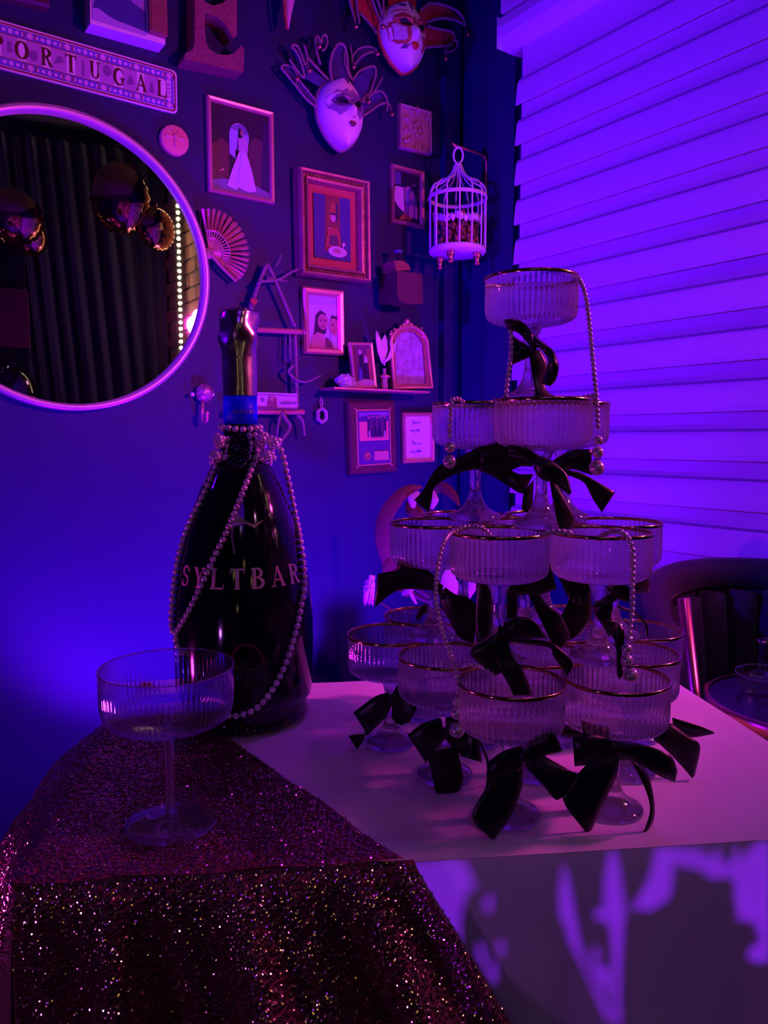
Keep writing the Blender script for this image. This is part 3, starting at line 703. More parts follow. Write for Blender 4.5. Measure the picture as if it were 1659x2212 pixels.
drops(r1, [(1292, 951, 10.5, .77), (1291, 977, 13, .77), (1289, 1010, 17, .77)]); ringat(r1, 1290, 992, 9, .77)
s1 = PL([(1103, 716, .815), (1105, 740, .812), (1103, 770, .81), (1099, 800, .81), (1095, 830, .808), (1093, 859, .806)])
r1 = strand('short pearl strand hanging beside the top bow down to the third tier rim', s1[0]); pearl_line(r1, s1, .00285)
s1 = PL([(1208, 859, .80), (1222, 861, .795), (1240, 860, .79), (1262, 858, .785), (1284, 854, .775)])
r1 = strand('row of pearls lying on the rims of the third tier', s1[0]); pearl_line(r1, s1, .0027)
s1 = PL([(1000, 868, .822), (990, 862, .818), (979, 862, .812), (974, 876, .808), (973, 895, .808), (972, 915, .808), (971, 935, .808), (971, 949, .808)])
r1 = strand('pearl drop over the left third tier glass, ending in two big pearls', s1[0]); pearl_line(r1, s1, .0028)
drops(r1, [(972, 966, 12.5, .808), (971, 997, 15, .808)]); ringat(r1, 972, 982, 8, .808)
s1 = PL([(1062, 1163, .73), (1052, 1148, .735), (1034, 1139, .745), (1012, 1139, .75), (992, 1144, .745), (973, 1152, .735), (961, 1168, .71), (953, 1190, .703), (947, 1215, .70), (943, 1245, .70), (941, 1275, .70), (942, 1305, .70), (949, 1340, .70), (960, 1378, .70), (973, 1415, .698), (984, 1448, .695), (989, 1478, .69), (989, 1500, .69)])
r1 = strand('long pearl strand draped down the left of the tower to the front coupe', s1[0]); pearl_line(r1, s1, .00235)
drops(r1, [(987, 1517, 10, .69), (986, 1541, 14, .69), (987, 1577, 17, .69)]); ringat(r1, 987, 1559, 8, .69)
s1 = PL([(1000, 1440, .72), (1014, 1436, .715), (1030, 1438, .71), (1052, 1447, .70), (1072, 1456, .70)])
r1 = strand('few pearls lying across the rims behind the hanging ribbon', s1[0]); pearl_line(r1, s1, .0022)
s1 = PL([(1172, 1156, .725), (1186, 1150, .72), (1205, 1148, .715), (1222, 1149, .71), (1240, 1155, .71)])
r1 = strand('row of pearls resting where the two front second tier rims meet', s1[0]); pearl_line(r1, s1, .0028)
s1 = PL([(1296, 1160, .75), (1312, 1151, .735), (1326, 1147, .725), (1340, 1148, .71), (1352, 1157, .703), (1362, 1172, .698), (1367, 1195, .695), (1367, 1230, .695), (1366, 1270, .695), (1366, 1310, .694), (1363, 1345, .694), (1358, 1382, .693)])
r1 = strand('pearl strand over the right second tier rim, ending in three big pearls', s1[0]); pearl_line(r1, s1, .00275)
drops(r1, [(1354, 1401, 11.5, .692), (1354, 1426, 13.5, .69), (1363, 1458, 17, .688)]); ringat(r1, 1360, 1441, 8.5, .689)
# ---- necklace on the bottle
nk = thing('pearl_necklace', 'long pearl necklace coiled round the bottle neck and looping down its body', 'necklace', Vector((BX, BY, TZ+.36)))
pr = .0040
def on(lst, off=pr*1.05): return [b_hit(x, y, off) for x, y in lst]
pearl_line(nk, on([(466, 1008), (452, 1040), (431, 1085), (409, 1130), (393, 1175), (382, 1220), (376, 1262), (372, 1305), (370, 1342), (374, 1368)]), pr, gap=1.02)
pearl_line(nk, on([(560, 975), (545, 1008), (534, 1038), (519, 1077), (501, 1120), (484, 1160), (464, 1200), (446, 1240), (426, 1282), (407, 1322), (390, 1352), (379, 1372), (384, 1400), (385, 1428)]), pr, gap=1.04)
pearl_line(nk, on([(588, 950), (602, 962), (613, 990), (619, 1020), (630, 1070), (640, 1120), (648, 1160), (655, 1210), (658, 1258), (652, 1300), (640, 1360), (622, 1420), (605, 1460), (585, 1495), (560, 1525), (535, 1540), (505, 1547), (478, 1543)]), pr, gap=1.10)
for py, off, n in ((928, .004, 17), (948, .006, 19), (966, .0065, 20), (981, .006, 21), (994, .0065, 23)):
    h = hz(py); rr = b_rad(h)+off
    for k in range(n):
        a = 2*math.pi*k/n + py
        link('pearl', PEARL, nk, Matrix.Translation(Vector((rr*math.sin(a), -rr*math.cos(a), h+.003*math.sin(a*2+py) - .36 + .003*math.cos(a)))) @ Matrix.Scale(pr, 4))
inv = nk.matrix_world.inverted()
for (cx, cy, rx, ry, n) in ((474, 953, 11, 14, 9), (467, 987, 14, 11, 9), (566, 948, 12, 20, 10), (592, 957, 14, 12, 8), (577, 985, 15, 12, 9)):
    for k in range(n):
        a = k*2.4; q = math.sqrt((k+.5)/n); p = D(cx+rx*q*math.cos(a), cy+ry*q*math.sin(a), .905+.02*q+random.uniform(0, .006))
        link('pearl', PEARL, nk, Matrix.Translation(inv @ p) @ Matrix.Scale(pr, 4))
br = thing('rhinestone_brooch', 'oval rhinestone brooch pinned on the bottle neck', 'brooch', Matrix.Translation(D(517, 972, .895)) @ Matrix.Rotation(-.12, 4, 'Z') @ Matrix.Rotation(-.28, 4, 'X'))
mb = MB(); mb.lathe([(.0005, .0005), (.9, .0004), (1, 0), (.9, -.0015), (.0005, -.0018)], 40, axis='y'); mb.v = [(x*.0132, y, z*.0212) for x, y, z in mb.v]; part('plate', mb, M_DARKMETAL, br)
mb = MB(); mb.tube([(.0132*math.cos(a), -.001, .0212*math.sin(a)) for a in np.linspace(0, 2*math.pi, 40, endpoint=False)], .0007, 6, True); part('rim', mb, M_STRASS, br)
ST = MB().lathe([(.0003, .9), (.6, .75), (1, 0), (.5, -.5)], 7, axis='y').mesh('rhinestone', M_STRASS)
for q, n, r in ((.88, 22, .0011), (.66, 17, .0012), (.44, 12, .0011), (.24, 7, .0010), (0, 1, .0022)):
    for k in range(n):
        a = 2*math.pi*k/n + q*5; link('rhinestone', ST, br, Matrix.Translation((.0132*q*math.cos(a), -.0014, .0212*q*math.sin(a))) @ Matrix.Rotation(random.uniform(-.4, .4), 4, 'X') @ Matrix.Rotation(random.uniform(-.4, .4), 4, 'Z') @ Matrix.Scale(r, 4))

# ================================================================== black satin bows
def ribbon(root, name, rows, Y, bulge=.004):
    """rows: (x1, y1, x2, y2[, dY]) edge pairs measured on the photo; Y distance; gives a satin strip with body"""
    R5 = [tuple(r) if len(r) == 5 else tuple(r)+(0,) for r in rows]; S = cat_rom(R5, 5); inv = root.matrix_world.inverted(); mb = MB(); nx = 6; V = []
    for i, (x1, y1, x2, y2, dY) in enumerate(S):
        for k in range(nx+1):
            t = k/nx; b = bulge*math.sin(math.pi*t)*(.6+.4*math.sin(i*.5)); V.append(inv @ D(x1+(x2-x1)*t, y1+(y2-y1)*t, Y+dY-b+.003*(t-.5)))
    Q = [(i*(nx+1)+k, i*(nx+1)+k+1, (i+1)*(nx+1)+k+1, (i+1)*(nx+1)+k) for i in range(len(S)-1) for k in range(nx)]
    mb.add(V, Q); return part(name, mb, M_BLACK, root, True, solid=.0007)
def bow(label, Y, knot, parts):
    p = D(*knot[:2], Y); root = thing('satin_bow', label, 'bow', Matrix.Translation(p), 'black satin bows on the tower')
    for nm, rows in parts: ribbon(root, nm, rows, Y, .005 if 'loop' in nm else .0025)
    mb = MB(); rk = knot[2]/F*Y; mb.sphere((0, -.003, 0), rk, 12, 8, (.8, .75, 1.05)); part('knot', mb, M_BLACK, root, True)
    return root
bow('black satin bow under the topmost glass, loop curling to the right', .812, (1150, 752, 11), [
 ('loop', [(1089, 691, 1098, 714, .004), (1111, 688, 1116, 717), (1133, 699, 1134, 733), (1152, 722, 1146, 752)]),
 ('loop', [(1108, 724, 1104, 789, .006), (1131, 740, 1131, 777, .003), (1152, 757, 1145, 771)]),
 ('loop', [(1154, 723, 1147, 748), (1178, 743, 1167, 752, -.006), (1195, 758, 1178, 766, -.010), (1205, 781, 1184, 779, -.012), (1207, 797, 1182, 793, -.012), (1201, 820, 1176, 812, -.010), (1190, 834, 1172, 830, -.006)]),
 ('tail', [(1143, 768, 1166, 752), (1148, 800, 1182, 785), (1154, 829, 1177, 834, -.003), (1157, 863, 1199, 863, -.006)])])
bow('wide black bow on the left third tier glass, tail sweeping far left', .835, (1046, 990, 13), [
 ('tail', [(894, 1080, 926, 1106, .01), (912, 1061, 932, 1084, .008), (946, 1008, 941, 1050, .004), (1000, 983, 990, 1022), (1046, 960, 1040, 1014), (1091, 948, 1084, 1022), (1130, 954, 1122, 1008, .002), (1160, 982, 1150, 1008, .004)]),
 ('loop', [(1040, 1000, 1034, 1016), (1075, 1006, 1062, 1028), (1100, 1014, 1092, 1046), (1122, 1024, 1118, 1063), (1153, 1024, 1131, 1066)]),
 ('tail', [(1132, 1060, 1153, 1036), (1128, 1085, 1151, 1080), (1127, 1101, 1150, 1113)])])
bow('black bow on the front third tier glass, tail dropping to the rims below', .762, (1172, 998, 11), [
 ('loop', [(1096, 962, 1100, 985, .006), (1125, 962, 1128, 990, .002), (1165, 985, 1160, 1008)]),
 ('loop', [(1160, 984, 1152, 1010), (1187, 992, 1168, 1034, -.004), (1222, 1022, 1198, 1044, -.006), (1235, 1064, 1230, 1069, -.006)]),
 ('tail', [(1187, 1040, 1203, 1038), (1195, 1085, 1222, 1078, -.004), (1203, 1125, 1240, 1118, -.006), (1208, 1142, 1235, 1143, -.006)])])
bow('black bow on the right rear third tier glass, pointed tail on the blind', .845, (1208, 1006, 9), [
 ('loop', [(1193, 995, 1216, 1016), (1235, 972, 1240, 1014, -.004), (1278, 970, 1279, 1026, -.006)]),
 ('tail', [(1214, 1014, 1222, 1024), (1252, 1020, 1261, 1042), (1290, 1040, 1279, 1075), (1329, 1063, 1300, 1107)])])
bow('black bow on the leftmost second tier glass, tail pointing left', .812, (955, 1283, 11), [
 ('tail', [(816, 1239, 809, 1312, .006), (854, 1233, 858, 1276, .004), (900, 1234, 915, 1274, .002), (935, 1245, 938, 1278), (958, 1265, 950, 1290)]),
 ('loop', [(861, 1207, 856, 1236, .01), (907, 1218, 912, 1246, .006), (940, 1245, 940, 1272, .002)]),
 ('tail', [(961, 1268, 950, 1300), (985, 1284, 968, 1335, -.004), (1010, 1290, 990, 1375, -.006), (1038, 1315, 1022, 1391, -.006)]),
 ('loop', [(922, 1302, 924, 1325, .02), (908, 1312, 914, 1328, .02), (897, 1336, 904, 1340, .02)])])
bow('black bow tied behind the front second tier stems, tails crossing', .775, (1105, 1275, 10), [
 ('loop', [(1027, 1247, 1058, 1252), (1029, 1290, 1063, 1290), (1028, 1340, 1061, 1346), (1030, 1387, 1057, 1386)]),
 ('tail', [(1096, 1258, 1119, 1282), (1095, 1300, 1118, 1308), (1094, 1337, 1116, 1337)]),
 ('loop', [(1098, 1262, 1104, 1290), (1135, 1250, 1140, 1284), (1168, 1242, 1166, 1284), (1190, 1218, 1202, 1272)]),
 ('tail', [(1140, 1282, 1166, 1284), (1155, 1314, 1184, 1308), (1172, 1348, 1212, 1330), (1190, 1385, 1228, 1362), (1209, 1405, 1232, 1376)])])
bow('wide black bow between the two front second tier glasses, v shaped', .785, (1245, 1295, 13), [
 ('loop', [(1190, 1220, 1222, 1272), (1213, 1238, 1224, 1285), (1245, 1240, 1240, 1300), (1272, 1256, 1262, 1310)]),
 ('tail', [(1222, 1270, 1275, 1260), (1228, 1296, 1277, 1292), (1212, 1330, 1278, 1322), (1200, 1350, 1274, 1345), (1202, 1382, 1250, 1372), (1209, 1405, 1232, 1378)]),
 ('loop', [(1374, 1233, 1370, 1283, .03), (1403, 1221, 1404, 1278, .04)])])
bow('glossy black bow on the right second tier stem, tail curling down', .735, (1324, 1288, 10), [
 ('loop', [(1322, 1283, 1304, 1290), (1324, 1310, 1282, 1308, -.006), (1321, 1336, 1290, 1334, -.008), (1333, 1345, 1302, 1352, -.006), (1331, 1366, 1315, 1375)]),
 ('loop', [(1319, 1251, 1309, 1272), (1338, 1255, 1328, 1290, -.004), (1360, 1268, 1360, 1302, -.006)]),
 ('tail', [(1333, 1346, 1322, 1373), (1347, 1360, 1328, 1387, -.003), (1349, 1386, 1332, 1413, -.004), (1342, 1424, 1333, 1453, -.004), (1347, 1457, 1338, 1468, -.004)]),
 ('tail', [(1333, 1308, 1335, 1313, .02), (1372, 1322, 1371, 1328, .03), (1397, 1348, 1393, 1352, .04), (1401, 1374, 1397, 1374, .04)])])
bow('black bow whose long tail hangs into the front bottom glass', .700, (1090, 1362, 12), [
 ('loop', [(1088, 1346, 1096, 1381), (1120, 1332, 1120, 1378, -.004), (1153, 1340, 1146, 1378, -.004), (1179, 1373, 1177, 1379)]),
 ('tail', [(1096, 1378, 1100, 1385), (1136, 1379, 1136, 1392), (1185, 1387, 1187, 1399), (1213, 1404, 1195, 1417), (1237, 1432, 1213, 1440), (1226, 1461, 1222, 1456)]),
 ('loop', [(1076, 1368, 1060, 1372), (1090, 1396, 1016, 1408, -.003), (1095, 1425, 1050, 1445, -.003), (1090, 1450, 1068, 1460)]),
 ('tail', [(1080, 1348, 1099, 1376), (1068, 1390, 1102, 1404, -.002), (1074, 1430, 1111, 1425, -.004), (1085, 1455, 1125, 1440, -.004), (1098, 1478, 1138, 1466, -.002), (1109, 1502, 1150, 1502)])])
bow('small black bow on the stem of the leftmost bottom glass', .845, (845, 1506, 9), [
 ('loop', [(763, 1539, 795, 1588, .004), (811, 1504, 836, 1545), (840, 1496, 846, 1522)]),
 ('loop', [(846, 1500, 846, 1545), (868, 1470, 850, 1556, .002), (886, 1495, 866, 1566, -.002), (902, 1525, 886, 1560, -.002)]),
 ('tail', [(797, 1588, 788, 1579, .004), (772, 1586, 786, 1598, .004), (753, 1590, 771, 1619, .004)]),
 ('tail', [(866, 1566, 874, 1560), (855, 1577, 858, 1572)])])
bow('black bow under the pearl covered bottom glass, broad tail forward', .748, (962, 1580, 12), [
 ('loop', [(880, 1587, 920, 1648, .004), (913, 1563, 940, 1622), (952, 1550, 962, 1596)]),
 ('loop', [(962, 1550, 965, 1600), (1000, 1545, 985, 1622), (1026, 1564, 1000, 1632, -.002), (1041, 1647, 992, 1632, -.004)]),
 ('tail', [(920, 1625, 985, 1612, -.002), (930, 1660, 995, 1648, -.004), (936, 1690, 1000, 1680, -.006), (944, 1713, 998, 1694, -.006), (980, 1729, 987, 1727, -.006)]),
 ('tail', [(1028, 1590, 1036, 1592), (1050, 1640, 1056, 1645), (1051, 1682, 1055, 1682)])])
bow('big black bow on the front bottom glass, square cut left tail', .658, (1128, 1630, 13), [
 ('loop', [(1120, 1608, 1138, 1660), (1160, 1588, 1160, 1648, -.003), (1194, 1582, 1177, 1632, -.004), (1215, 1621, 1202, 1627)]),
 ('tail', [(1138, 1660, 1176, 1633), (1171, 1694, 1226, 1662, -.004), (1198, 1726, 1248, 1674, -.004), (1214, 1723, 1234, 1704, -.003)]),
 ('tail', [(1067, 1652, 1130, 1662), (1050, 1700, 1126, 1704, -.004), (1020, 1765, 1101, 1766, -.006), (1060, 1811, 1069, 1812, -.004)]),
 ('loop', [(1054, 1646, 1049, 1701), (1088, 1622, 1080, 1692, -.003), (1122, 1612, 1130, 1660)])])
bow('largest black bow on the right front bottom glass, long pointed tail', .668, (1345, 1620, 13), [
 ('loop', [(1237, 1592, 1241, 1655), (1276, 1586, 1270, 1652, -.003), (1320, 1597, 1333, 1643)]),
 ('loop', [(1256, 1556, 1260, 1596, .008), (1320, 1570, 1317, 1602, .006)]),
 ('loop', [(1316, 1597, 1332, 1643), (1373, 1605, 1362, 1643, -.004), (1417, 1617, 1392, 1656, -.006), (1450, 1634, 1428, 1678, -.006), (1463, 1665, 1458, 1689, -.004)]),
 ('tail', [(1270, 1648, 1337, 1642), (1246, 1675, 1331, 1680, -.003), (1216, 1727, 1305, 1732, -.005), (1269, 1802, 1274, 1802, -.004)]),
 ('tail', [(1362, 1642, 1388, 1654), (1384, 1682, 1404, 1686, -.003), (1404, 1738, 1413, 1736, -.004), (1397, 1780, 1411, 1773, -.004), (1384, 1807, 1392, 1807, -.003)])])
bow('black bow at the right of the bottom tier with two pointed tails', .775, (1440, 1565, 9), [
 ('tail', [(1384, 1576, 1452, 1563), (1428, 1610, 1489, 1591, -.003), (1468, 1650, 1512, 1612, -.004), (1495, 1681, 1501, 1674, -.003)]),
 ('tail', [(1452, 1550, 1454, 1568, .004), (1499, 1563, 1489, 1592, .004), (1543, 1582, 1541, 1585, .004)])])
bow('bit of black ribbon showing between the two front bottom glasses', .760, (1225, 1578, 7), [
 ('loop', [(1195, 1582, 1213, 1563), (1237, 1594, 1265, 1573), (1278, 1591, 1276, 1588)])])

# ================================================================== gallery wall
def proj(p):
    d = Vector(p)-CAM; zc = d.y*cp - d.z*sp; yc = d.y*sp + d.z*cp; return CX + F*d.x/zc, CY - F*yc/zc
def wthing(name, label, cat, cpx, cpy, group=None, ang=0):
    u0, v0 = wl(cpx, cpy); o = thing(name, label, cat, Matrix.Translation(ptL(u0, v0)) @ ROTL @ Matrix.Rotation(-ang, 4, 'Y'), group)
    ca, sa = math.cos(ang), math.sin(ang)
    def P(px, py, off=0.0):
        u, v = wl(px, py, off); x, z = u-u0, v-v0; return (x*ca+z*sa, -off, -x*sa+z*ca)
    return o, P
def P2(P, lst, off): return [(p[0], p[2]) for p in (P(x, y, off) for x, y in lst)]
def art(mb, rect, shapes, y, step=.00035):
    x0, x1, z0, z1 = rect
    for i, (c, poly) in enumerate(shapes):
        mb.flat([(x0+(x1-x0)*min(1, max(0, a)), z0+(z1-z0)*min(1, max(0, b))) for a, b in poly], y-step*i, c)
def sweep(mb, w, h, prof, col=None):
    V = []; n = len(prof)
    for ins, d in prof:
        a, b = w/2-ins, h/2-ins; V += [(-a, -d, -b), (a, -d, -b), (a, -d, b), (-a, -d, b)]
    Q = [(i*4+j, i*4+(j+1) % 4, i*4+4+(j+1) % 4, i*4+4+j) for i in range(n-1) for j in range(4)]
    return mb.add(V, Q, col)
def framed(name, label, cat, corners, bw, dep, m, shapes, prof=None, art_m=None, group=None, back=True, fname='frame'):
    U = [Vector(wl(x, y, dep*.8)) for x, y in corners]; c = sum(U, Vector((0, 0)))/4
    w = ((U[1]-U[0]).length+(U[2]-U[3]).length)/2; h = ((U[3]-U[0]).length+(U[2]-U[1]).length)/2
    e = (U[1]-U[0])+(U[2]-U[3]); ang = math.atan2(e.y, e.x)
    o = thing(name, label, cat, Matrix.Translation(ptL(c.x, c.y)) @ ROTL @ Matrix.Rotation(-ang, 4, 'Y'), group)
    prof = prof or [(0, .001), (0, dep*.75), (bw*.25, dep), (bw*.7, dep*.92), (bw, dep*.55), (bw, .002)]
    mb = MB(); sweep(mb, w, h, prof); part(fname, mb, m, o)
    if back: mb = MB(); mb.box(-w/2+.002, w/2-.002, -.004, -.0008, -h/2+.002, h/2-.002); part('backing', mb, M_DWOOD, o)
    if shapes:
        mb = MB(); art(mb, (-w/2+bw*.9, w/2-bw*.9, -h/2+bw*.9, h/2-bw*.9), [((.3, .3, .3), [(0, 0), (1, 0), (1, 1), (0, 1)])]+shapes, -dep*.35); part('picture', mb, art_m or M_ARTG, o)
    return o, w, h
FULL = [(0, 0), (1, 0), (1, 1), (0, 1)]
# bridal photograph
framed('wedding_photo', 'thin gold framed photo of a figure in a long white gown in an archway', 'picture', [(446.5, 203), (591.5, 242), (594, 441), (452, 413)], .013, .018, M_GOLDP, [
 ((.05, .025, .05), FULL), ((.16, .06, .06), [(0, .08), (.28, .10), (.30, .55), (.18, .62), (0, .5)]), ((.12, .06, .08), [(.62, .10), (1, .1), (1, .66), (.72, .7), (.62, .55)]),
 ((.05, .03, .09), [(.84, .1), (1, .1), (1, .95), (.9, .9)]), ((.25, .22, .42), [(0, 0), (1, 0), (1, .07), (.75, .13), (.2, .14), (0, .10)]),
 ((.42, .44, .80), ell(.47, .66, .17, .165)), ((.42, .44, .80), [(.30, .45), (.40, .40), (.40, .7), (.30, .68)]), ((.20, .18, .40), [(.33, .75), (.42, .80), (.52, .82), (.62, .74), (.6, .69), (.5, .76), (.4, .73)]),
 ((.015, .01, .03), [(.42, .42), (.46, .76), (.51, .76), (.52, .66), (.47, .6), (.45, .44)]), ((.35, .2, .22), ell(.515, .715, .03, .04)),
 ((.55, .42, .62), [(.45, .50), (.45, .65), (.58, .66), (.62, .58), (.60, .47)]), ((.70, .62, .85), [(.46, .49), (.59, .49), (.68, .28), (.75, .055), (.60, .03), (.50, .05), (.44, .07), (.40, .03), (.24, .06), (.34, .27)]),
 ((.55, .46, .75), [(.49, .48), (.51, .48), (.46, .2), (.43, .07), (.41, .1)]), ((.95, .5, .3), [(.12, .21), (.2, .24), (.19, .255), (.13, .225)])])
# ornate painting
po, w, h = framed('ornate_painting', 'red matted small painting in a heavy carved dark gold frame', 'painting', [(647.8, 359.6), (800.5, 392), (796.5, 611), (646.3, 591)], .034, .045, M_GOLDD, None,
 prof=[(0, .001), (0, .034), (.004, .045), (.010, .044), (.013, .032), (.020, .030), (.023, .040), (.030, .038), (.034, .026), (.034, .002)])
mb = MB()
for sgn in (-1, 1):
    for k in range(22): mb.sphere((-w/2+.02+(w-.04)*k/21, -.033, sgn*(h/2-.0165)), .0055, 6, 4, (.9, .7, .6))
    for k in range(32): mb.sphere((sgn*(w/2-.0165), -.033, -h/2+.02+(h-.04)*k/31), .0055, 6, 4, (.6, .7, .9))
part('carved_beading', mb, M_GOLDD, po, True)
mb = MB(); mt = .024; a, b = w/2-.033, h/2-.033; art(mb, (-a, a, -b, b), [((.50, .10, .09), FULL)], -.014); part('mat_board', mb, M_ART, po, label='red mat board')
mb = MB(); art(mb, (-a+mt, a-mt, -b+mt, b-mt), [((.05, .05, .22), FULL), ((.22, .07, .05), [(.28, .12), (.72, .12), (.70, 1), (.32, 1)]), ((.40, .13, .05), [(.40, .62), (.62, .62), (.60, .86), (.52, .93), (.44, .84)]),
 ((.05, .03, .10), [(.58, .6), (.63, .6), (.66, .86), (.60, .9)]), ((.55, .34, .40), ell(.52, .66, .07, .07)), ((.08, .03, .06), [(.44, .70), (.6, .70), (.62, .73), (.44, .74)]), ((.60, .40, .42), [(.40, .5), (.60, .5), (.66, .46), (.36, .46)]),
 ((.40, .09, .06), [(.28, .18), (.36, .44), (.44, .5), (.60, .5), (.70, .40), (.72, .22)]), ((.10, .05, .08), [(.38, .22), (.42, .38), (.62, .38), (.66, .22)]), ((.65, .55, .62), ell(.62, .13, .26, .085)), ((.45, .25, .25), ell(.6, .14, .12, .04)), ((.65, .5, .55), [(.76, .2), (.84, .26), (.8, .3), (.73, .26)])], -.018); part('painted_panel', mb, M_ART, po)
# couple photo
framed('couple_photo', 'rose gold framed close photo of two people by the driftwood ladder', 'picture', [(655, 618), (744, 627.5), (744, 768.6), (656.8, 763)], .021, .022, M_GOLDP, [
 ((.62, .52, .85), FULL), ((.5, .42, .75), [(0, .8), (1, .85), (1, 1), (0, 1)]), ((.06, .02, .07), [(.05, 0), (.20, .3), (.26, .62), (.42, .72), (.60, .66), (.66, .5), (.6, .3), (.4, .2)]),
 ((.52, .22, .26), ell(.50, .50, .17, .15)), ((.06, .02, .07), [(.72, .5), (.8, .64), (1, .62), (1, .42), (.9, .55)]), ((.56, .25, .26), ell(.86, .42, .16, .17)), ((.60, .30, .34), [(.06, 0), (.14, .22), (.3, .3), (.5, .27), (.6, .1), (.62, 0)]),
 ((.20, .08, .12), [(.55, 0), (.6, .22), (.78, .12), (.85, 0)]), ((.62, .55, .8), [(.72, .2), (.8, .3), (.88, .2), (.8, .15)]), ((.10, .03, .05), ell(.44, .53, .03, .012)), ((.10, .03, .05), ell(.57, .53, .03, .012)), ((.45, .10, .12), ell(.51, .41, .06, .018)), ((.10, .03, .05), ell(.82, .46, .03, .012)), ((.45, .10, .12), ell(.85, .34, .05, .015))], group=None)
# small dark photo
framed('dark_photo', 'dark framed photo of a pale robed figure hanging beside the birdcage', 'picture', [(846, 350), (919, 373), (915, 491), (846, 482)], .014, .02, M_GOLDD, [
 ((.03, .015, .05), FULL), ((.10, .08, .30), [(.03, .72), (.28, .72), (.28, .97), (.03, .97)]), ((.62, .40, .66), [(.02, .42), (.08, .68), (.38, .68), (.40, .18), (.2, .26), (.04, .38)]), ((.28, .12, .22), [(.4, .1), (.4, .68), (.58, .74), (.8, .58), (.9, .4), (.9, .08)]),
 ((.45, .28, .45), [(.44, .4), (.48, .68), (.58, .72), (.56, .4)]), ((.35, .14, .06), [(.2, .03), (.4, .16), (.62, .12), (.66, .03)]), ((.02, .01, .03), ell(.5, .84, .16, .12)), ((.20, .10, .18), [(.62, .72), (.8, .8), (.86, .74)])])
# script print
fo, w, h = framed('script_print', 'small gold framed white print with cursive writing, right of the team plaque', 'picture', [(870.5, 889), (939, 892), (938, 996.5), (871.5, 1003.5)], .013, .018, M_GOLDP, [((.78, .74, .80), FULL)])
M_INK = mat('ink', (.12, .06, .30), .6, var=.05)
def scribble(x0, z0, word, sc, mb):
    pts = []; x = x0
    for ch in word:
        if ch == ' ':
            if len(pts) > 1: mb.tube([(p[0], -.0085, p[1]) for p in pts], .00042, 4)
            pts = []; x += sc*.55; continue
        up = {'t': 1.7, 'l': 1.8, 'd': 1.8, 'h': 1.8, 'G': 2.1, 'P': 2.1}.get(ch, .9); dn = {'y': -1.1, 'p': -1.1, 'G': -.5}.get(ch, 0)
        wd = .95 if ch in 'GPmw' else .6
        for k in range(7):
            a = k/6; pts.append((x+sc*wd*(a+.12*math.sin(a*6.28)), z0+sc*(.5*(up+dn)+.5*(up-dn)*math.sin(a*6.28+.5)))) if k else pts.append((x, z0))
        x += sc*wd
    if len(pts) > 1: mb.tube([(p[0], -.0085, p[1]) for p in pts], .00042, 4)
mb = MB()
for ln, z, x in (('Gone is', .045, -.022), ('very rude', .020, -.030), ('Prom is', -.022, -.024), ('very state', -.048, -.030)): scribble(x, z, ln, .0072, mb)
part('cursive_writing', mb, M_INK, fo)
# team plaque
pq_, w, h = framed('team_plaque', 'wooden plaque with a team photo, seal and engraved plate, beside the tower', 'plaque', [(751.5, 865.5), (854, 867), (855, 1018), (756.5, 1027.5)], .026, .026, M_DWOOD, None, prof=[(0, .001), (0, .020), (.006, .026), (.026, .026), (.027, .0255)], fname='board_edge')
mb = MB(); a, b = w/2-.024, h/2-.026; mb.box(-a-.004, a+.004, -.0262, -.004, -b-.004, b+.004); part('board', mb, M_DWOOD, pq_)
mb = MB(); sweep(mb, 2*a, 2*b, [(0, .0262), (0, .0285), (.0035, .0285), (.0035, .0262)]); part('trim_line', mb, M_GOLDP, pq_)
mb = MB(); art(mb, (-a+.004, a-.004, -b+.004, b-.004), [((.10, .05, .20), FULL), ((.75, .25, .22), [(.05, .44), (.97, .44), (.97, .80), (.05, .80)]), ((.08, .05, .18), [(.05, .80), (.97, .80), (.97, .97), (.05, .97)]), ((.25, .15, .4), [(.05, .88), (.4, .93), (.97, .9), (.97, .97), (.05, .97)])] +
 [(((.05, .03, .09), (.12, .05, .12))[k % 2], [(.30+k*.085, .52), (.37+k*.085, .52), (.385+k*.085, .80), (.34+k*.085, .86), (.30+k*.085, .80)]) for k in range(7)] + [((.5, .25, .25), ell(.335+k*.085, .875+.01*(k % 3), .025, .022)) for k in range(7)] +
 [((.55, .35, .5), [(.32+k*.12, .50), (.36+k*.12, .50), (.37+k*.12, .62), (.31+k*.12, .62)]) for k in range(5)] + [((.06, .03, .1), [(.42+k*.12, .50), (.5+k*.12, .50), (.5+k*.12, .66), (.43+k*.12, .68)]) for k in range(3)], -.0275, .0002); part('team_photo', mb, M_ARTG, pq_)
mb = MB(); mb.lathe([(.0003, .0300), (.012, .0300), (.0135, .0275)], 24, c=(-a*.42, 0, -b*.66), axis='y'); se = part('seal', mb, M_GOLDD, pq_)
mb = MB(); mb.lathe([(.0003, .0312), (.006, .0308), (.0065, .0290)], 18, c=(-a*.42, 0, -b*.66), axis='y'); part('seal_centre', mb, M_COPPER, se)
mb = MB(); mb.box(-.002, a*.82, -.0305, -.026, -b*.84, -b*.50, .001); part('name_plate', mb, mat('brass_plate', (.85, .45, .38), .35, .6, var=.1), pq_)
SCR = MB().lathe([(.0003, .004), (.003, .003), (.0038, 0)], 12, axis='y').mesh('screw', M_GOLDP, True)
for sx in (-1, 1):
    for sz in (-1, 1): link('screw', SCR, pq_, Matrix.Translation((sx*(a+.002), -.026, sz*(b+.003))))
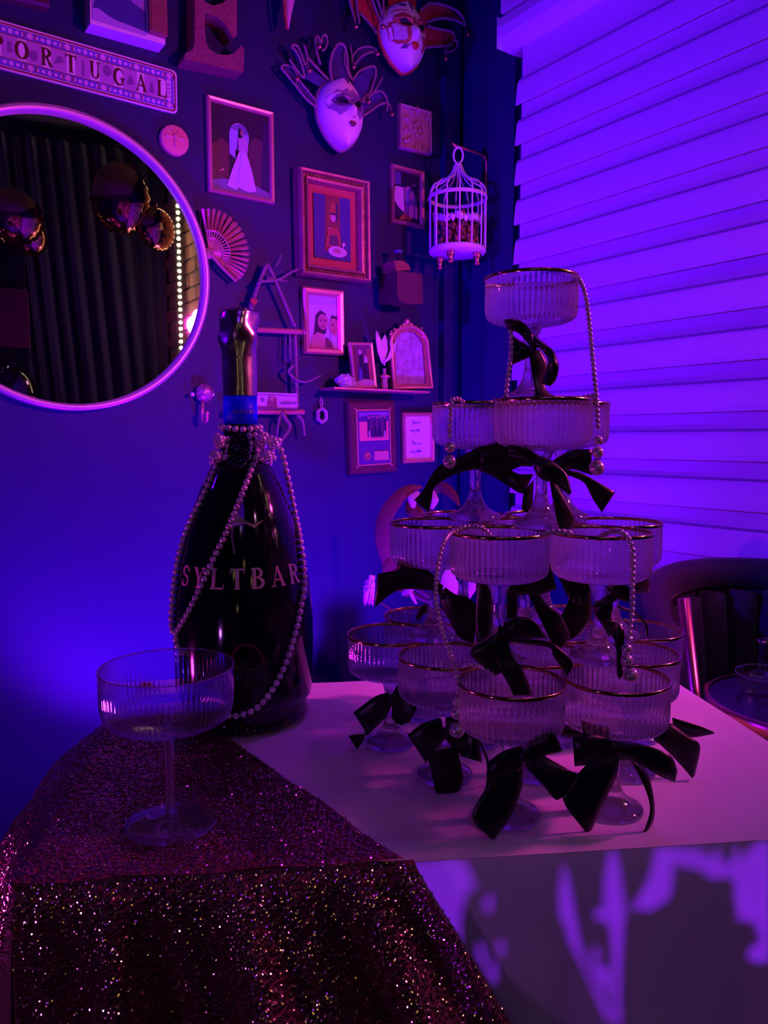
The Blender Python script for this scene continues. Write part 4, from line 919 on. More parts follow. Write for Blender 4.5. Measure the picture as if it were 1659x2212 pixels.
# picture corners at the top left
framed('carved_picture', 'corner of a rose framed picture at the top left edge', 'picture', [(-90, -150), (98, -120), (102, 24.5), (-86, -36)], .022, .03, M_DWOOD, [((.05, .03, .12), FULL), ((.3, .15, .3), [(0, 0), (1, 0), (1, .1), (0, .12)])])
co, P = wthing('landscape_panel', 'picture panel of a dark coast with a ribbed wooden strip, above the place sign', 'picture', 275, 20)
pl_ = P2(P, [(195, 50.5), (357, 96.5), (359, -90), (193, -130)], .05); mb = MB(); mb.prism(pl_, -.05, -.001); part('panel', mb, M_WHITE, co)
x0, x1 = pl_[0][0], pl_[1][0]; z0 = (pl_[0][1]+pl_[1][1])/2; z1 = z0+.26; xs = x0+(x1-x0)*.74
mb = MB(); art(mb, (x0+.004, xs, z0+.008, z1), [((.30, .24, .55), FULL), ((.04, .04, .25), [(.02, .10), (.1, .26), (.3, .24), (.5, .30), (.66, .27), (.70, .33), (.74, .27), (1, .22), (1, .04), (.5, .06)]), ((.42, .34, .70), [(0, 0), (1, 0), (1, .035), (.4, .06), (.1, .12), (0, .1)]), ((.6, .15, .12), [(.66, .62), (.85, .5), (1, .44), (1, .52), (.8, .6), (.7, .68)])], -.0505); part('coast_print', mb, M_ART, co)
mb = MB(); mb.box(xs+.004, x1+.001, -.066, -.050, z0+.014, z1, .002); ws = part('wood_strip', mb, M_WOOD, co)
for k in range(9):
    xx = xs+.008+(x1-xs-.012)*k/8; mb = MB(); mb.box(xx, xx+.0035, -.0685, -.064, z0+.016, z1); part('rib', mb, M_WOOD, ws)
# ---- place-name sign
uL, vL = wl(0, (45+148)/2); uR, vR = wl(383, 201.5); sang = math.atan2(vR-vL, uR-uL)
so, P = wthing('place_sign', 'long ornamented enamel sign reading PORTUGAL above the mirror', 'sign', 190, 150, ang=sang)
tr, brr = P(381, 152, .006), P(384, 247.5, .006); xr = (tr[0]+brr[0])/2; zt_, zb_ = tr[2], brr[2]; tl, bl_ = P(0, 44.5, .006), P(0, 148.5, .006)
zt_, zb_ = (zt_+tl[2])/2, (zb_+bl_[2])/2; xl = P(-72, 90, .006)[0]; sh = zt_-zb_; zm = (zt_+zb_)/2
mb = MB(); mb.prism(rrect(xl, xr, zb_, zt_, .012), -.006, -.0008); part('plate', mb, M_WHITE, so)
cR, cB, cP, cK = (.18, .015, .05), (.16, .10, .55), (.75, .55, .80), (.70, .55, .85)
mb = MB(); y = -.0063
def ringp(i0, i1, c, k): mb.prism(rrect(xl+i0, xr-i0, zb_+i0, zt_-i0, .011), y-.0002*k, y-.0001*k, [rrect(xl+i1, xr-i1, zb_+i1, zt_-i1, .009)], c)
ringp(.0040, .0075, cR, 1); ringp(.0095, .0265, cB, 1); ringp(.0268, .0285, cR, 1)
nrm = int((xr-xl-.03)/.0135)
for k in range(nrm):
    xx = xl+.021+(xr-xl-.042)*k/(nrm-1)
    for zz in (zt_-.018, zb_+.018):
        big = k % 6 == (nrm-1) % 6
        mb.flat(ell(xx, zz, .0075 if big else .0045, .0075 if big else (.0058 if k % 2 else .0038), 12), y-.0006, (.62, .30, .55) if big else cP)
        if big: mb.flat(ell(xx, zz, .005, .005, 10), y-.0009, (.75, .55, .7)); mb.flat([(xx-.0155, zz-.0105), (xx-.009, zz), (xx-.0155, zz+.0105), (xx-.013, zz)], y-.0008, cR); mb.flat([(xx+.0155, zz-.0105), (xx+.009, zz), (xx+.0155, zz+.0105), (xx+.013, zz)], y-.0008, cR)
for k in range(5): mb.flat(ell(xr-.0215, zb_+.034+(sh-.068)*k/4, .006, .0085, 12), y-.0006, cP)
zi0, zi1 = zb_+.0295, zt_-.0295
LETC = [('P', -6), ('O', 47), ('R', 101), ('T', 153), ('U', 205), ('G', 257), ('A', 305), ('L', 349)]
xc = []
for ch, px in LETC: xc.append(P(px, 96.5+.27*px, .006)[0])
for a_, b_ in zip(xc, xc[1:]):
    m_ = (a_+b_)/2; mb.flat([(m_-.017, zi0), (m_+.017, zi0), (m_+.017, zi1), (m_-.017, zi1)], y-.0004, (.46, .26, .50))
for i, (a_, b_) in enumerate(zip(xc, xc[1:])):
    m_ = (a_+b_)/2; cc = (.22, .10, .28)
    sh_ = [[(m_-.006, zi0+.012), (m_+.006, zi0+.012), (m_+.004, zi1-.012), (m_-.004, zi1-.012)], ell(m_-.002, zi0+.018, .010, .012, 12), [(m_-.013, zi0+.012), (m_+.013, zi0+.022), (m_+.004, zi1-.012), (m_-.004, zi0+.03)], [(m_-.004, zi0+.004), (m_+.004, zi0+.004), (m_+.002, zi1-.01), (m_-.002, zi1-.01)], ell(m_, zi0+.03, .011, .013, 9), [(m_-.010, zi0+.010), (m_+.010, zi0+.014), (m_+.005, zi1-.014), (m_-.002, zi0+.034)], [(m_-.007, zi0+.006), (m_+.007, zi0+.006), (m_+.003, zi1-.014), (m_-.003, zi1-.014)]][i % 7]
    mb.flat(sh_, y-.0007, cc)
part('ornament_print', mb, M_ART, so)
mb = MB(); hL = (zi1-zi0)*.84
for (ch, px), xx in zip(LETC, xc):
    wg = GLY[ch][0]; mb = MB(); text_mesh(mb, ch, lambda x, z, d: (xx+(x-wg/2)*hL*.92, y-.0012, zi0+(zi1-zi0)*.07+z*hL))
    part('letter', mb, mat('oxblood_print', (.10, .006, .015), .45, var=.1), so, label='dark red serif letter '+ch)
# ---- big glitter letter
eo, P = wthing('letter_e', 'thick glitter covered capital letter E, cut by the top edge', 'letter', 462, 60)
ep = P2(P, [(421, -110), (421, 92), (417, 107), (401, 114), (398, 128), (526, 156), (528, 108), (522, 98), (515, 104), (507, 114), (490, 119), (470, 117), (453, 107), (446, 92), (443, 70), (443, 28), (468, 36), (487, 52), (498, 74), (504, 82), (512, 76), (512, -30), (504, -28), (497, -8), (482, 6), (462, 12), (443, 4), (443, -90), (520, -80), (526, -120), (470, -130)], .055)
mb = MB(); mb.prism(ep, -.055, -.001); part('letter_body', mb, M_GLITTER, eo)
# ---- hanging horn tip
ho, P = wthing('pointed_ornament', 'pale pointed ornament with red edge hanging at the top between E and masks', 'ornament', 622, 10)
mb = MB(); pts = [P(x, y, .05) for x, y in ((626, -60), (624, 0), (622, 30), (621.5, 63))]; mb.tube(pts, [.024, .016, .010, .003], 12); part('spike', mb, M_PETAL, ho, True)
mb = MB(); mb.tube([P(x, y, .06) for x, y in ((612, -60), (613, 0), (616, 34), (620, 63))], .004, 6); part('edge_cord', mb, M_REDTRIM, ho)
# ---- mirror
mu, mv, MR = .4763, 1.5261, .3490
mo = thing('round_mirror', 'large round wall mirror in a thin rose metal frame', 'mirror', Matrix.Translation(ptL(mu, mv)) @ ROTL)
mb = MB(); mb.lathe([(.0005, .012), (MR-.008, .012)], 128, axis='y'); mb.v = [tuple(v) for v in mb.v]; part('mirror_glass', mb, M_MIRROR, mo)
mb = MB(); mb.lathe([(MR-.012, .001), (MR-.0115, .026), (MR-.008, .030), (MR+.002, .030), (MR+.005, .026), (MR+.005, .001)], 128, axis='y'); part('frame', mb, M_MFRAME, mo, True)
# ---- bee medallion
bo_, P = wthing('bee_medallion', 'round terracotta medallion with a raised bee, right of the mirror', 'medallion', 374, 306)
rr_ = (P(405, 314, .01)[0]-P(343, 298, .01)[0])/2; mb = MB(); mb.lathe([(.0005, .016), (rr_*.86, .0165), (rr_*.96, .015), (rr_, .010), (rr_, .001)], 48, axis='y'); part('disc', mb, M_TERRA, bo_, True)
mb = MB(); mb.sphere((0, -.017, -.008), .009, 10, 8, (.6, .5, 1.5)); mb.sphere((0, -.018, .008), .007, 10, 8, (.9, .6, .9)); part('bee_body', mb, M_TERRA, bo_, True)
for s in (-1, 1):
    mb = MB(); mb.sphere((s*.016, -.0165, .006), .012, 10, 6, (1.1, .25, .5)); part('bee_wing', mb, M_TERRA, bo_, True)
    mb = MB(); mb.tube([(s*.002, -.018, .013), (s*.006, -.018, .020), (s*.010, -.018, .024)], .001, 5); part('antenna', mb, M_TERRA, bo_)
# ---- fan
fo_, P = wthing('folding_fan', 'open brass coloured folding fan spread on the wall under the wedding photo', 'fan', 480, 530)
pv = Vector(P(452, 545, .02)); arcp = cat_rom([(435, 452, 0), (462, 452, 0), (490, 464, 0), (514, 487, 0), (530, 517, 0), (537, 549, 0), (533, 578, 0), (522, 598, 0), (508, 608, 0)], 16)
ol = [Vector(P(a[0], a[1], .02)) for a in arcp]; NB = 18
for k in range(NB):
    a, b = ol[int(k*(len(ol)-1)/NB)], ol[int((k+.62)*(len(ol)-1)/NB)]; mb = MB()
    ia, ib = pv.lerp(a, .50), pv.lerp(b, .50); up = Vector((0, -.007, 0)); md, mi = (a+b)/2+up, (ia+ib)/2+up
    mb.add([ia, a, md, mi, ib, b], [(0, 1, 2, 3), (3, 2, 5, 4)]); part('blade', mb, M_GOLDP, fo_, solid=.002)
    mb = MB(); mb.tube([pv.lerp(md, .10), pv.lerp(md, .52)], .0022, 5); part('stick', mb, M_GOLDP, fo_)
for fr in (.33, .50):
    mb = MB(); mb.tube([pv.lerp(p, fr)+Vector((0, -.004, 0)) for p in ol[::4]], .0025, 5); part('tie_band', mb, M_GOLDP, fo_)
mb = MB(); mb.sphere(P(452, 547, .024), .013, 12, 8, (1, .6, 1.2)); part('rivet', mb, M_GOLDP, fo_, True)
mb = MB(); mb.tube([P(452, 545, .028), P(480, 578, .028), P(510, 608, .028)], [.006, .005, .004], 6); part('guard_stick', mb, M_GOLDP, fo_)
# ---- crystal hook
ko, P = wthing('crystal_hook', 'round cut crystal wall hook left of the bottle neck', 'hook', 438, 850)
rk = (P(458, 850, .02)[0]-P(418, 850, .02)[0])/2; mb = MB(); mb.lathe([(.0005, .034), (rk*.45, .032), (rk*.8, .024), (rk, .014), (rk*.8, .006), (rk*.3, .001)], 10, axis='y'); part('crystal_knob', mb, mat('pink_cut_glass', (.55, .28, .34), .12, .4, var=.5, vscale=120, bump=.8, bscale=120), ko)
mb = MB(); mb.tube([P(438, 868, .02), P(437, 893, .02), P(438, 908, .022), P(443, 913, .03), P(447, 908, .04), P(447, 895, .045)], .0045, 8); ha = part('hook_arm', mb, M_GOLDP, ko, True)
mb = MB(); mb.sphere(P(447, 893, .045), .007, 8, 6); part('hook_tip', mb, M_GOLDP, ha, True)
for px in (416, 459): mb = MB(); mb.sphere(P(px, 852, .02), .006, 8, 6); part('side_bead', mb, M_WHITE, ko, True)
# ---- crystal pendant
po_, P = wthing('crystal_pendant', 'six sided cut crystal pendant on a ribbon loop, right of the ladder', 'pendant', 695, 888)
c0 = Vector(P(695, 897, .012)); r0 = (P(709, 897, .012)[0]-P(681, 897, .012)[0])/2
mb = MB(); mb.tube([c0+Vector((r0*.74*math.cos(a), 0, r0*.95*math.sin(a))) for a in [math.pi/6+k*math.pi/3 for k in range(6)]], r0*.30, 6, True); part('crystal', mb, mat('cut_crystal', (.70, .50, .62), .1, .5, var=.4, vscale=150, bump=.5, bscale=150), po_)
mb = MB(); mb.tube([P(695, 884, .012), P(691, 868, .010), P(693, 858, .008), P(697, 868, .010), P(695, 884, .012)], .002, 6); part('ribbon_loop', mb, M_PETAL, po_)

# ---- shelf with its things
sho, P = wthing('wall_shelf', 'short pale floating shelf holding small frames', 'shelf', 825, 836)
a, b = P(722, 836, .085), P(929, 847.5, .085); mb = MB(); mb.box(a[0], b[0], -.085, -.001, min(a[2], b[2])-.003, max(a[2], b[2])+.001, .001); part('board', mb, M_GOLDP, sho)
SHZ = max(a[2], b[2])+.001 + wl(825, 836)[1]
def on_shelf(name, label, cat, px, off):
    u, _ = wl(px, 830, off); return thing(name, label, cat, Matrix.Translation(ptL(u, SHZ, off)) @ ROTL), u
def sp_(u0, px, py, off0, off):
    u, v = wl(px, py, off); return (u-u0, -(off-off0), v-SHZ)
ro, u0 = on_shelf('quartz_rock', 'rough pale quartz lump at the left end of the shelf', 'rock', 747, .05)
mb = MB(); mb.sphere((0, 0, .021), .026, 9, 6, (1.35, .9, .8)); mb.v = [(x*(1+random.uniform(-.18, .18)), y*(1+random.uniform(-.2, .2)), max(0, z+random.uniform(-.006, .006))) for x, y, z in mb.v]; part('stone', mb, M_AMETH, ro)
mb = MB(); mb.sphere((.018, -.01, .012), .016, 7, 5, (1, .8, .7)); part('stone_chip', mb, M_AMETH, ro)
fo2, u0 = on_shelf('standing_photo', 'small standing photo of two people on the shelf', 'picture', 790, .05)
qs = [sp_(u0, x, y, .05, .05) for x, y in ((757, 738), (808, 742), (819, 834), (770, 834))]; w = .5*((qs[1][0]-qs[0][0])+(qs[2][0]-qs[3][0])); h = qs[0][2]
mb = MB(); sweep(mb, w, h, [(0, -.004), (0, .006), (.003, .009), (.009, .007), (.009, 0)]); fr = part('frame', mb, M_GOLDP, fo2); fr.location = (-.012, 0, h/2+.001); fr.rotation_euler = (-.09, -.06, 0)
mb = MB(); art(mb, (-w/2+.008, w/2-.008, -h/2+.008, h/2-.008), [((.18, .06, .14), FULL), ((.35, .12, .10), [(.55, .1), (1, .1), (1, .9), (.8, .9)]), ((.03, .02, .06), [(.28, .2), (.34, .78), (.52, .8), (.56, .2)]), ((.55, .38, .55), ell(.40, .82, .09, .06)), ((.6, .42, .6), [(.55, .5), (.62, .74), (.74, .72), (.76, .52)]), ((.03, .02, .06), [(.52, .16), (.56, .56), (.76, .56), (.78, .16)]), ((.10, .07, .45), [(.2, .12), (.26, .5), (.42, .34), (.4, .12)]), ((.55, .38, .62), [(.1, 0), (1, 0), (1, .12), (.5, .16), (.1, .1)])], -.003); ph = part('picture', mb, M_ARTG, fo2); ph.location = fr.location; ph.rotation_euler = fr.rotation_euler
mb = MB(); mb.box(-.004, .004, .0, .035, 0, .004); part('easel_foot', mb, M_DWOOD, fo2)
vo, u0 = on_shelf('feather_vase', 'tiny vase with pale feathers between the two shelf frames', 'vase', 830, .05)
mb = MB(); mb.lathe([(.0005, 0), (.009, 0), (.0115, .012), (.0105, .032), (.006, .044), (.005, .060), (.008, .064), (.0005, .063)], 18); part('vase_body', mb, M_PETAL, vo, True)
mb = MB(); mb.lathe([(.012, .034), (.021, .040), (.013, .046)], 14); part('collar', mb, M_GOLDP, vo, True)
def leafmesh(mb, pts, widths, lift):
    n = len(pts); V = []
    for i, p in enumerate(pts):
        p = Vector(p); t = (Vector(pts[min(n-1, i+1)])-Vector(pts[max(0, i-1)])).normalized(); sd = t.cross(Vector(lift)).normalized()*widths[i]; l = Vector(lift)*widths[i]*.25
        V += [p-sd+l, p, p+sd+l]
    mb.add(V, [q for i in range(n-1) for q in ((i*3, i*3+1, i*3+4, i*3+3), (i*3+1, i*3+2, i*3+5, i*3+4))])
mb = MB(); leafmesh(mb, [sp_(u0, x, y, .05, .05) for x, y in ((831, 790), (826, 775), (826, 755), (830, 735), (832, 722))], [.001, .012, .017, .010, .001], (0, -1, 0)); part('feather', mb, M_FLUFF, vo, True, solid=.001)
mb = MB(); leafmesh(mb, [sp_(u0, x, y, .05, .055) for x, y in ((826, 785), (820, 760), (817, 735), (813, 715))], [.002, .008, .010, .002], (0, -1, 0)); part('feather', mb, M_FLUFF, vo, True, solid=.001)
mb = MB(); leafmesh(mb, [sp_(u0, x, y, .05, .06) for x, y in ((829, 785), (840, 773), (848, 755), (856, 735))], [.001, .006, .008, .002], (0, -1, 0)); part('feather', mb, M_FLUFF, vo, True, solid=.001)
ao, u0 = on_shelf('arched_mirror_frame', 'ornate arched antique frame with crest on the right of the shelf', 'picture', 884, .045)
def A2(lst): return [(p[0], p[2]) for p in (sp_(u0, x, y, .045, .045) for x, y in lst)]
outl = A2([(846, 838), (840, 740), (841, 728), (852, 715), (868, 708), (880, 706), (895, 710), (908, 720), (917, 735), (928, 838)]); outl = [(x, max(0.001, z)) for x, z in outl]
inl = A2([(853, 829), (849, 742), (852, 730), (862, 720), (878, 716), (893, 720), (904, 730), (910, 744), (917, 829)])
mb = MB(); mb.prism(outl, -.010, .010, [inl]); part('frame', mb, M_GOLDD, ao)
mb = MB(); mb.tube([(x, -.012, z) for x, z in outl], .006, 8, True); part('moulding', mb, M_GOLDP, ao, True)
mb = MB(); mb.prism(inl, -.002, .004); part('mottled_pane', mb, mat('mottled_grey', (.42, .34, .50), .35, var=.7, vscale=45, bump=.1), ao)
mb = MB()
for px, py, r in ((880, 695, .010), (873, 702, .008), (888, 702, .008), (866, 706, .007), (896, 707, .007), (853, 712, .006), (907, 715, .006), (844, 722, .006), (914, 727, .006), (880, 706, .010), (846, 716, .004), (911, 709, .004)):
    p = sp_(u0, px, py, .045, .055); mb.sphere(p, r, 8, 6, (1, .7, 1))
part('crest', mb, M_GOLDP, ao, True)
# ---- dark antique box
go, P = wthing('antique_camera', 'dim dark wooden box camera shape hanging under the small dark photo', 'ornament', 876, 605)
mb = MB(); mb.prism(P2(P, [(839, 600), (880, 600), (880, 656), (838, 652)], .05), -.05, -.001); part('back_case', mb, M_DWOOD, go)
mb = MB(); mb.prism(P2(P, [(858, 584), (900, 590), (913, 592), (914, 656), (880, 657), (862, 648), (858, 630)], .11), -.11, -.048); part('front_case', mb, M_DWOOD, go)
mb = MB(); mb.prism(P2(P, [(852, 563), (870, 563), (883, 572), (888, 583), (856, 585)], .09), -.09, -.02); part('top_hood', mb, M_WOOD, go)
mb = MB(); mb.sphere(P(860, 544, .06), .014, 10, 8, (1.1, 1, .6)); part('glass_knob', mb, mat('blue_glass_knob', (.10, .10, .35), .1, spec=.8, coat=.6, var=.2), go, True)
mb = MB(); mb.tube([P(860, 548, .06), P(858, 565, .06)], .005, 6); part('knob_stem', mb, M_DARKMETAL, go)
mb = MB(); mb.tube([P(845, 578, .04), P(841, 592, .04), P(848, 604, .05)], .003, 6); part('side_lever', mb, M_DARKMETAL, go)
# ---- carved tile
to, w, h = framed('carved_tile', 'square carved flower tile above the small dark photo', 'tile', [(866, 222), (935, 243), (929, 333), (861, 318)], .010, .022, M_TILE, None)
mb = MB(); mb.box(-w/2+.009, w/2-.009, -.012, -.004, -h/2+.009, h/2-.009); part('ground', mb, M_TILE, to)
cx0, cz0 = w*.14, h*.02
for k in range(8):
    a = k*math.pi/4+.2; mb = MB(); mb.sphere((cx0+.020*math.cos(a), -.013, cz0+.020*math.sin(a)), .009, 8, 6, (1, .6, 1)); part('petal', mb, M_TILE, to, True)
mb = MB(); mb.sphere((cx0, -.015, cz0), .007, 10, 6); part('flower_centre', mb, M_TILE, to, True)
for k, (a, q) in enumerate(((2.2, .6), (2.7, .55), (3.3, .6), (3.8, .6), (4.4, .55), (5.0, .6), (1.6, .6), (.9, .7))):
    mb = MB(); c0 = Vector((cx0+.052*math.cos(a)*1.05, -.012, cz0+.058*math.sin(a))); 
    mb.tube([c0+Vector((-.014*math.cos(a), 0, -.014*math.sin(a))), c0, c0+Vector((.016*math.cos(a+.4), 0, .016*math.sin(a+.4)))], [.004, .0075, .003], 7); part('leaf', mb, M_TILE, to, True)
mb = MB(); mb.sphere((-w/2+.022, -.013, -h/2+.024), .009, 10, 6); part('bud', mb, M_TILE, to, True)

# ---- driftwood ladder
lo, P = wthing('driftwood_ladder', 'wall hanging of dowels and driftwood twigs behind the bottle neck', 'wall hanging', 600, 760)
def tw(name, lst, r, m, off=.03):
    mb = MB(); n = len(lst); C = cat_rom([P(x, y, off) for x, y in lst], 4); k = len(C); mb.tube([tuple(c) for c in C], [r*(1-.35*i/(k-1)) if name == 'twig' else r for i in range(k)], 7); part(name, mb, m, lo, True)
tw('side_pole', [(577, 570), (562, 606), (550, 640), (535, 690), (520, 740)], .0055, M_TWIG); tw('side_pole', [(579, 571), (600, 618), (620, 665), (637, 706)], .005, M_TWIG, .034)
tw('cord', [(577, 572), (560, 615), (545, 655), (538, 680)], .004, M_DARKMETAL, .02)
tw('rung', [(498, 711), (560, 713), (610, 715), (652, 717)], .008, M_DOWEL, .035); tw('rung', [(495, 889), (560, 889), (620, 890), (656, 890)], .008, M_DOWEL, .035)
tw('side_pole', [(637, 722), (639, 760), (640, 820), (643, 882)], .0055, M_TWIG); tw('side_pole', [(508, 720), (509, 800), (511, 885)], .0055, M_TWIG)
tw('twig', [(556, 615), (566, 608), (585, 607), (605, 603), (622, 592), (645, 581)], .005, M_TWIG, .04); tw('twig', [(577, 602), (590, 602), (606, 606), (620, 607)], .003, M_TWIG, .04)
tw('twig', [(634, 789), (624, 800), (627, 809), (640, 820), (654, 825), (668, 823), (693, 811)], .004, M_TWIG, .04)
tw('twig', [(608, 888), (620, 908), (627, 920), (622, 933), (610, 950), (604, 965)], .006, M_TWIG, .04); tw('twig', [(606, 895), (601, 920), (598, 948)], .004, M_TWIG, .035); tw('twig', [(642, 896), (652, 906), (656, 920), (658, 942)], .005, M_TWIG, .035)
tw('twig', [(596, 575), (603, 565), (608, 548)], .002, M_TWIG, .02); tw('twig', [(541, 655), (548, 672), (546, 690)], .003, M_TWIG, .02)
mb = MB(); hp = P(547, 653, .035); mb.prism([(hp[0]+x*.011, hp[2]+z*.011) for x, z in ((0, -1), (.9, .1), (.8, .7), (.4, .85), (0, .5), (-.4, .85), (-.8, .7), (-.9, .1))], -.040, -.034); part('heart_charm', mb, M_REDTRIM, lo)
mb = MB(); a, b = P(614, 748, .03), P(629, 785, .03); cxv = (a[0]+b[0])/2; rv = (b[0]-a[0])/2; mb.lathe([(.0005, b[2]), (rv, b[2]+.001), (rv, a[2]-.004), (rv*.75, a[2]), (rv*.9, a[2]+.004)], 20, c=(cxv, -.03, 0)); gv = part('glass_vial', mb, M_BOXG, lo, True)
mb = MB(); mb.tube([P(618, 717, .03), P(618, 748, .03)], .0015, 5); mb.tube([P(626, 717, .03), P(627, 775, .03)], .0030, 5); part('vial_cord', mb, M_TWIG, gv)
nb, P = wthing('paper_note', 'printed paper banknote standing on the lower rung behind the bottle', 'banknote', 600, 866)
q4 = [P(x, y, .046) for x, y in ((556, 847), (641, 852), (641, 886), (556, 884))]; mb = MB(); x0, x1, z0, z1 = q4[0][0], q4[1][0], (q4[2][2]+q4[3][2])/2, (q4[0][2]+q4[1][2])/2
art(mb, (x0, x1, z0, z1), [((.62, .48, .66), FULL), ((.30, .16, .36), [(0, .86), (1, .84), (1, .92), (0, .94)]), ((.22, .08, .30), ell(.12, .58, .055, .13)), ((.24, .09, .14), [(.22, .02), (.24, .5), (.28, .8), (.38, .82), (.47, .7), (.48, .02)]), ((.48, .26, .32), ell(.355, .66, .055, .16)), ((.24, .08, .28), [(.55, .38), (.62, .5), (.75, .55), (.85, .48), (.98, .52), (.97, .38), (.8, .34), (.6, .33)]), ((.16, .05, .12), [(0, .02), (1, .0), (1, .14), (.5, .12), (0, .2)])], -.046); part('note_print', mb, M_ART, nb)
mb = MB(); mb.box(x0-.001, x1+.001, -.0455, -.0440, z0, z1+.001); part('paper', mb, M_WHITE, nb)

# ================================================================== carnival masks
def mask(label, fpx, face, horns, panels, bells, trimmat, fabmat, lace, eyes, lips, extra=()):
    """face: px of (top, chin, left, right); built as a domed oval standing off the wall"""
    o, P = wthing('carnival_mask', label, 'mask', *fpx); off = .035
    T, Cn, Lf, Rt = [P(x, y, off) for x, y in face]; hgt = T[2]-Cn[2]; zc = Cn[2]+hgt*.56; wdt = Rt[0]-Lf[0]; xc = (Lf[0]+Rt[0])/2; lean = (T[0]-Cn[0])/hgt
    def half(t):                        # t from -1 chin to 1 top
        return wdt/2*((1-t*t)**.5 if t > 0 else (1-abs(t)**2.2)**.75)
    zlo, zhi = Cn[2], T[2]
    def tz(z): return (z-zc)/(zhi-zc) if z > zc else (z-zc)/(zc-zlo)
    def depth(x, z):
        t = max(-.999, min(.999, tz(z))); hw = half(t); q = min(1, abs(x-xc-lean*(z-zc))/(hw+1e-6)); base = .070*(max(0, 1-q*q)**.55)*(1-.35*t*t)
        xx, zz = x-xc-lean*(z-zc), (z-zc)/hgt
        nose = .024*math.exp(-(xx/.011)**2)*math.exp(-((zz+.10)/.10)**2)*(1 if zz > -.2 else .6); lip = .008*math.exp(-(xx/.016)**2)*math.exp(-((zz+.285)/.05)**2)
        brow = .006*math.exp(-((zz-.10)/.05)**2)*math.exp(-((abs(xx)-.03)/.025)**2); eye = -.008*math.exp(-((zz-.03)/.04)**2)*math.exp(-((abs(xx)-.032)/.018)**2)
        return -(off + base + nose + lip + brow + eye)
    def fn(u, v):
        t = -.999+1.998*v; z = zc + (t*(zhi-zc) if t > 0 else t*(zc-zlo)); hw = half(t); x = xc + lean*(z-zc) + hw*math.sin((u-.5)*math.pi); return (x, depth(x, z), z)
    mb = MB(); mb.grid(fn, 40, 56); part('face', mb, M_MASKW, o, True, solid=.002)
    def uvp(a, b): z = zc + b*hgt; return xc + lean*(z-zc) + a*wdt/2, z
    def drape(name, poly, m, lift, lab=None):
        pts = [uvp(a, b) for a, b in poly]; dn = []
        for (x0, z0), (x1, z1) in zip(pts, pts[1:]+pts[:1]):
            for k in range(3): dn.append((x0+(x1-x0)*k/3, z0+(z1-z0)*k/3))
        tri = tessellate_polygon([[Vector((x, z, 0)) for x, z in dn]]); bm = bmesh.new(); vs = [bm.verts.new((x, depth(x, z)-lift, z)) for x, z in dn]
        for t in tri:
            try: bm.faces.new([vs[i] for i in t])
            except ValueError: pass
        bmesh.ops.subdivide_edges(bm, edges=bm.edges[:], cuts=3, use_grid_fill=True); bmesh.ops.triangulate(bm, faces=bm.faces)
        for v in bm.verts: v.co.y = depth(v.co.x, v.co.z)-lift
        me = bpy.data.meshes.new(name); bmesh.ops.recalc_face_normals(bm, faces=bm.faces); bm.to_mesh(me); bm.free(); me.materials.append(m); me.polygons.foreach_set('use_smooth', [True]*len(me.polygons))
        ob = link(name, me, o)
        if lab: ob['label'] = lab
    for i, (poly, m) in enumerate(lace): drape('painted_lace', poly, m, .0028+.0004*i)
    for poly in eyes: drape('eye_hole', poly, mat('eye_hole_black', (.002, .002, .004), .6, var=.1), .0052)
    drape('lips', lips[0], lips[1], .0045)
    for nm, poly, m in extra: drape(nm, poly, m, .0046)
    rim = []
    for k in range(64):
        a = k*2*math.pi/64; t = math.sin(a); z = zc + (t*(zhi-zc) if t > 0 else t*(zc-zlo)); hw = half(max(-.999, min(.999, t))); x = xc+lean*(z-zc)+(1 if math.cos(a) > 0 else -1)*hw; rim.append((x, -off+.002, z))
    mb = MB(); mb.tube(rim, .0075, 8, True); part('rope_trim', mb, trimmat, o, True)
    for lst, r, ofs in horns:
        n = len(lst); C = cat_rom([P(x, y, ofs) for x, y in lst], 5); mb = MB(); mb.tube([tuple(c) for c in C], r, 7); part('horn_trim', mb, M_TRIM, o, True)
    for lst, ofs in panels:
        pp = P2(P, lst, ofs); mb = MB(); mb.prism(pp, -ofs, -ofs+.004); part('horn_fabric', mb, fabmat, o)
    for px, py, ofs in bells:
        c = P(px, py, ofs); mb = MB(); mb.sphere(c, .0075, 10, 8); be = part('bell', mb, M_COPPER, o, True)
        mb = MB(); mb.tube([c, (c[0]-.003, c[1], c[2]+.016)], .0015, 5); part('bell_cord', mb, M_TRIM, be)
    return o
M_LACE = mat('silver_lace_print', (.16, .07, .24), .45, .2, var=.5, vscale=160)
M_LACE2 = mat('pale_lace_print', (.30, .18, .44), .45, .2, var=.5, vscale=200)
M_DLIP = mat('dark_lips', (.16, .02, .06), .35, var=.1); M_RLIP = mat('red_lips', (.60, .06, .04), .35, var=.1)
M_RLACE = mat('red_ornament_print', (.48, .10, .10), .45, .2, var=.4, vscale=120); M_SCORE = mat('music_print', (.55, .42, .60), .5, var=.5, vscale=130)
EYE_L = [(-.60, .06), (-.40, .085), (-.20, .045), (-.16, -.01), (-.36, -.005), (-.52, .03)]; EYE_R = [(.60, .06), (.40, .085), (.20, .045), (.16, -.01), (.36, -.005), (.52, .03)]
LIPS = [(-.17, -.27), (-.06, -.245), (0, -.255), (.06, -.245), (.17, -.27), (.08, -.315), (0, -.325), (-.08, -.315)]
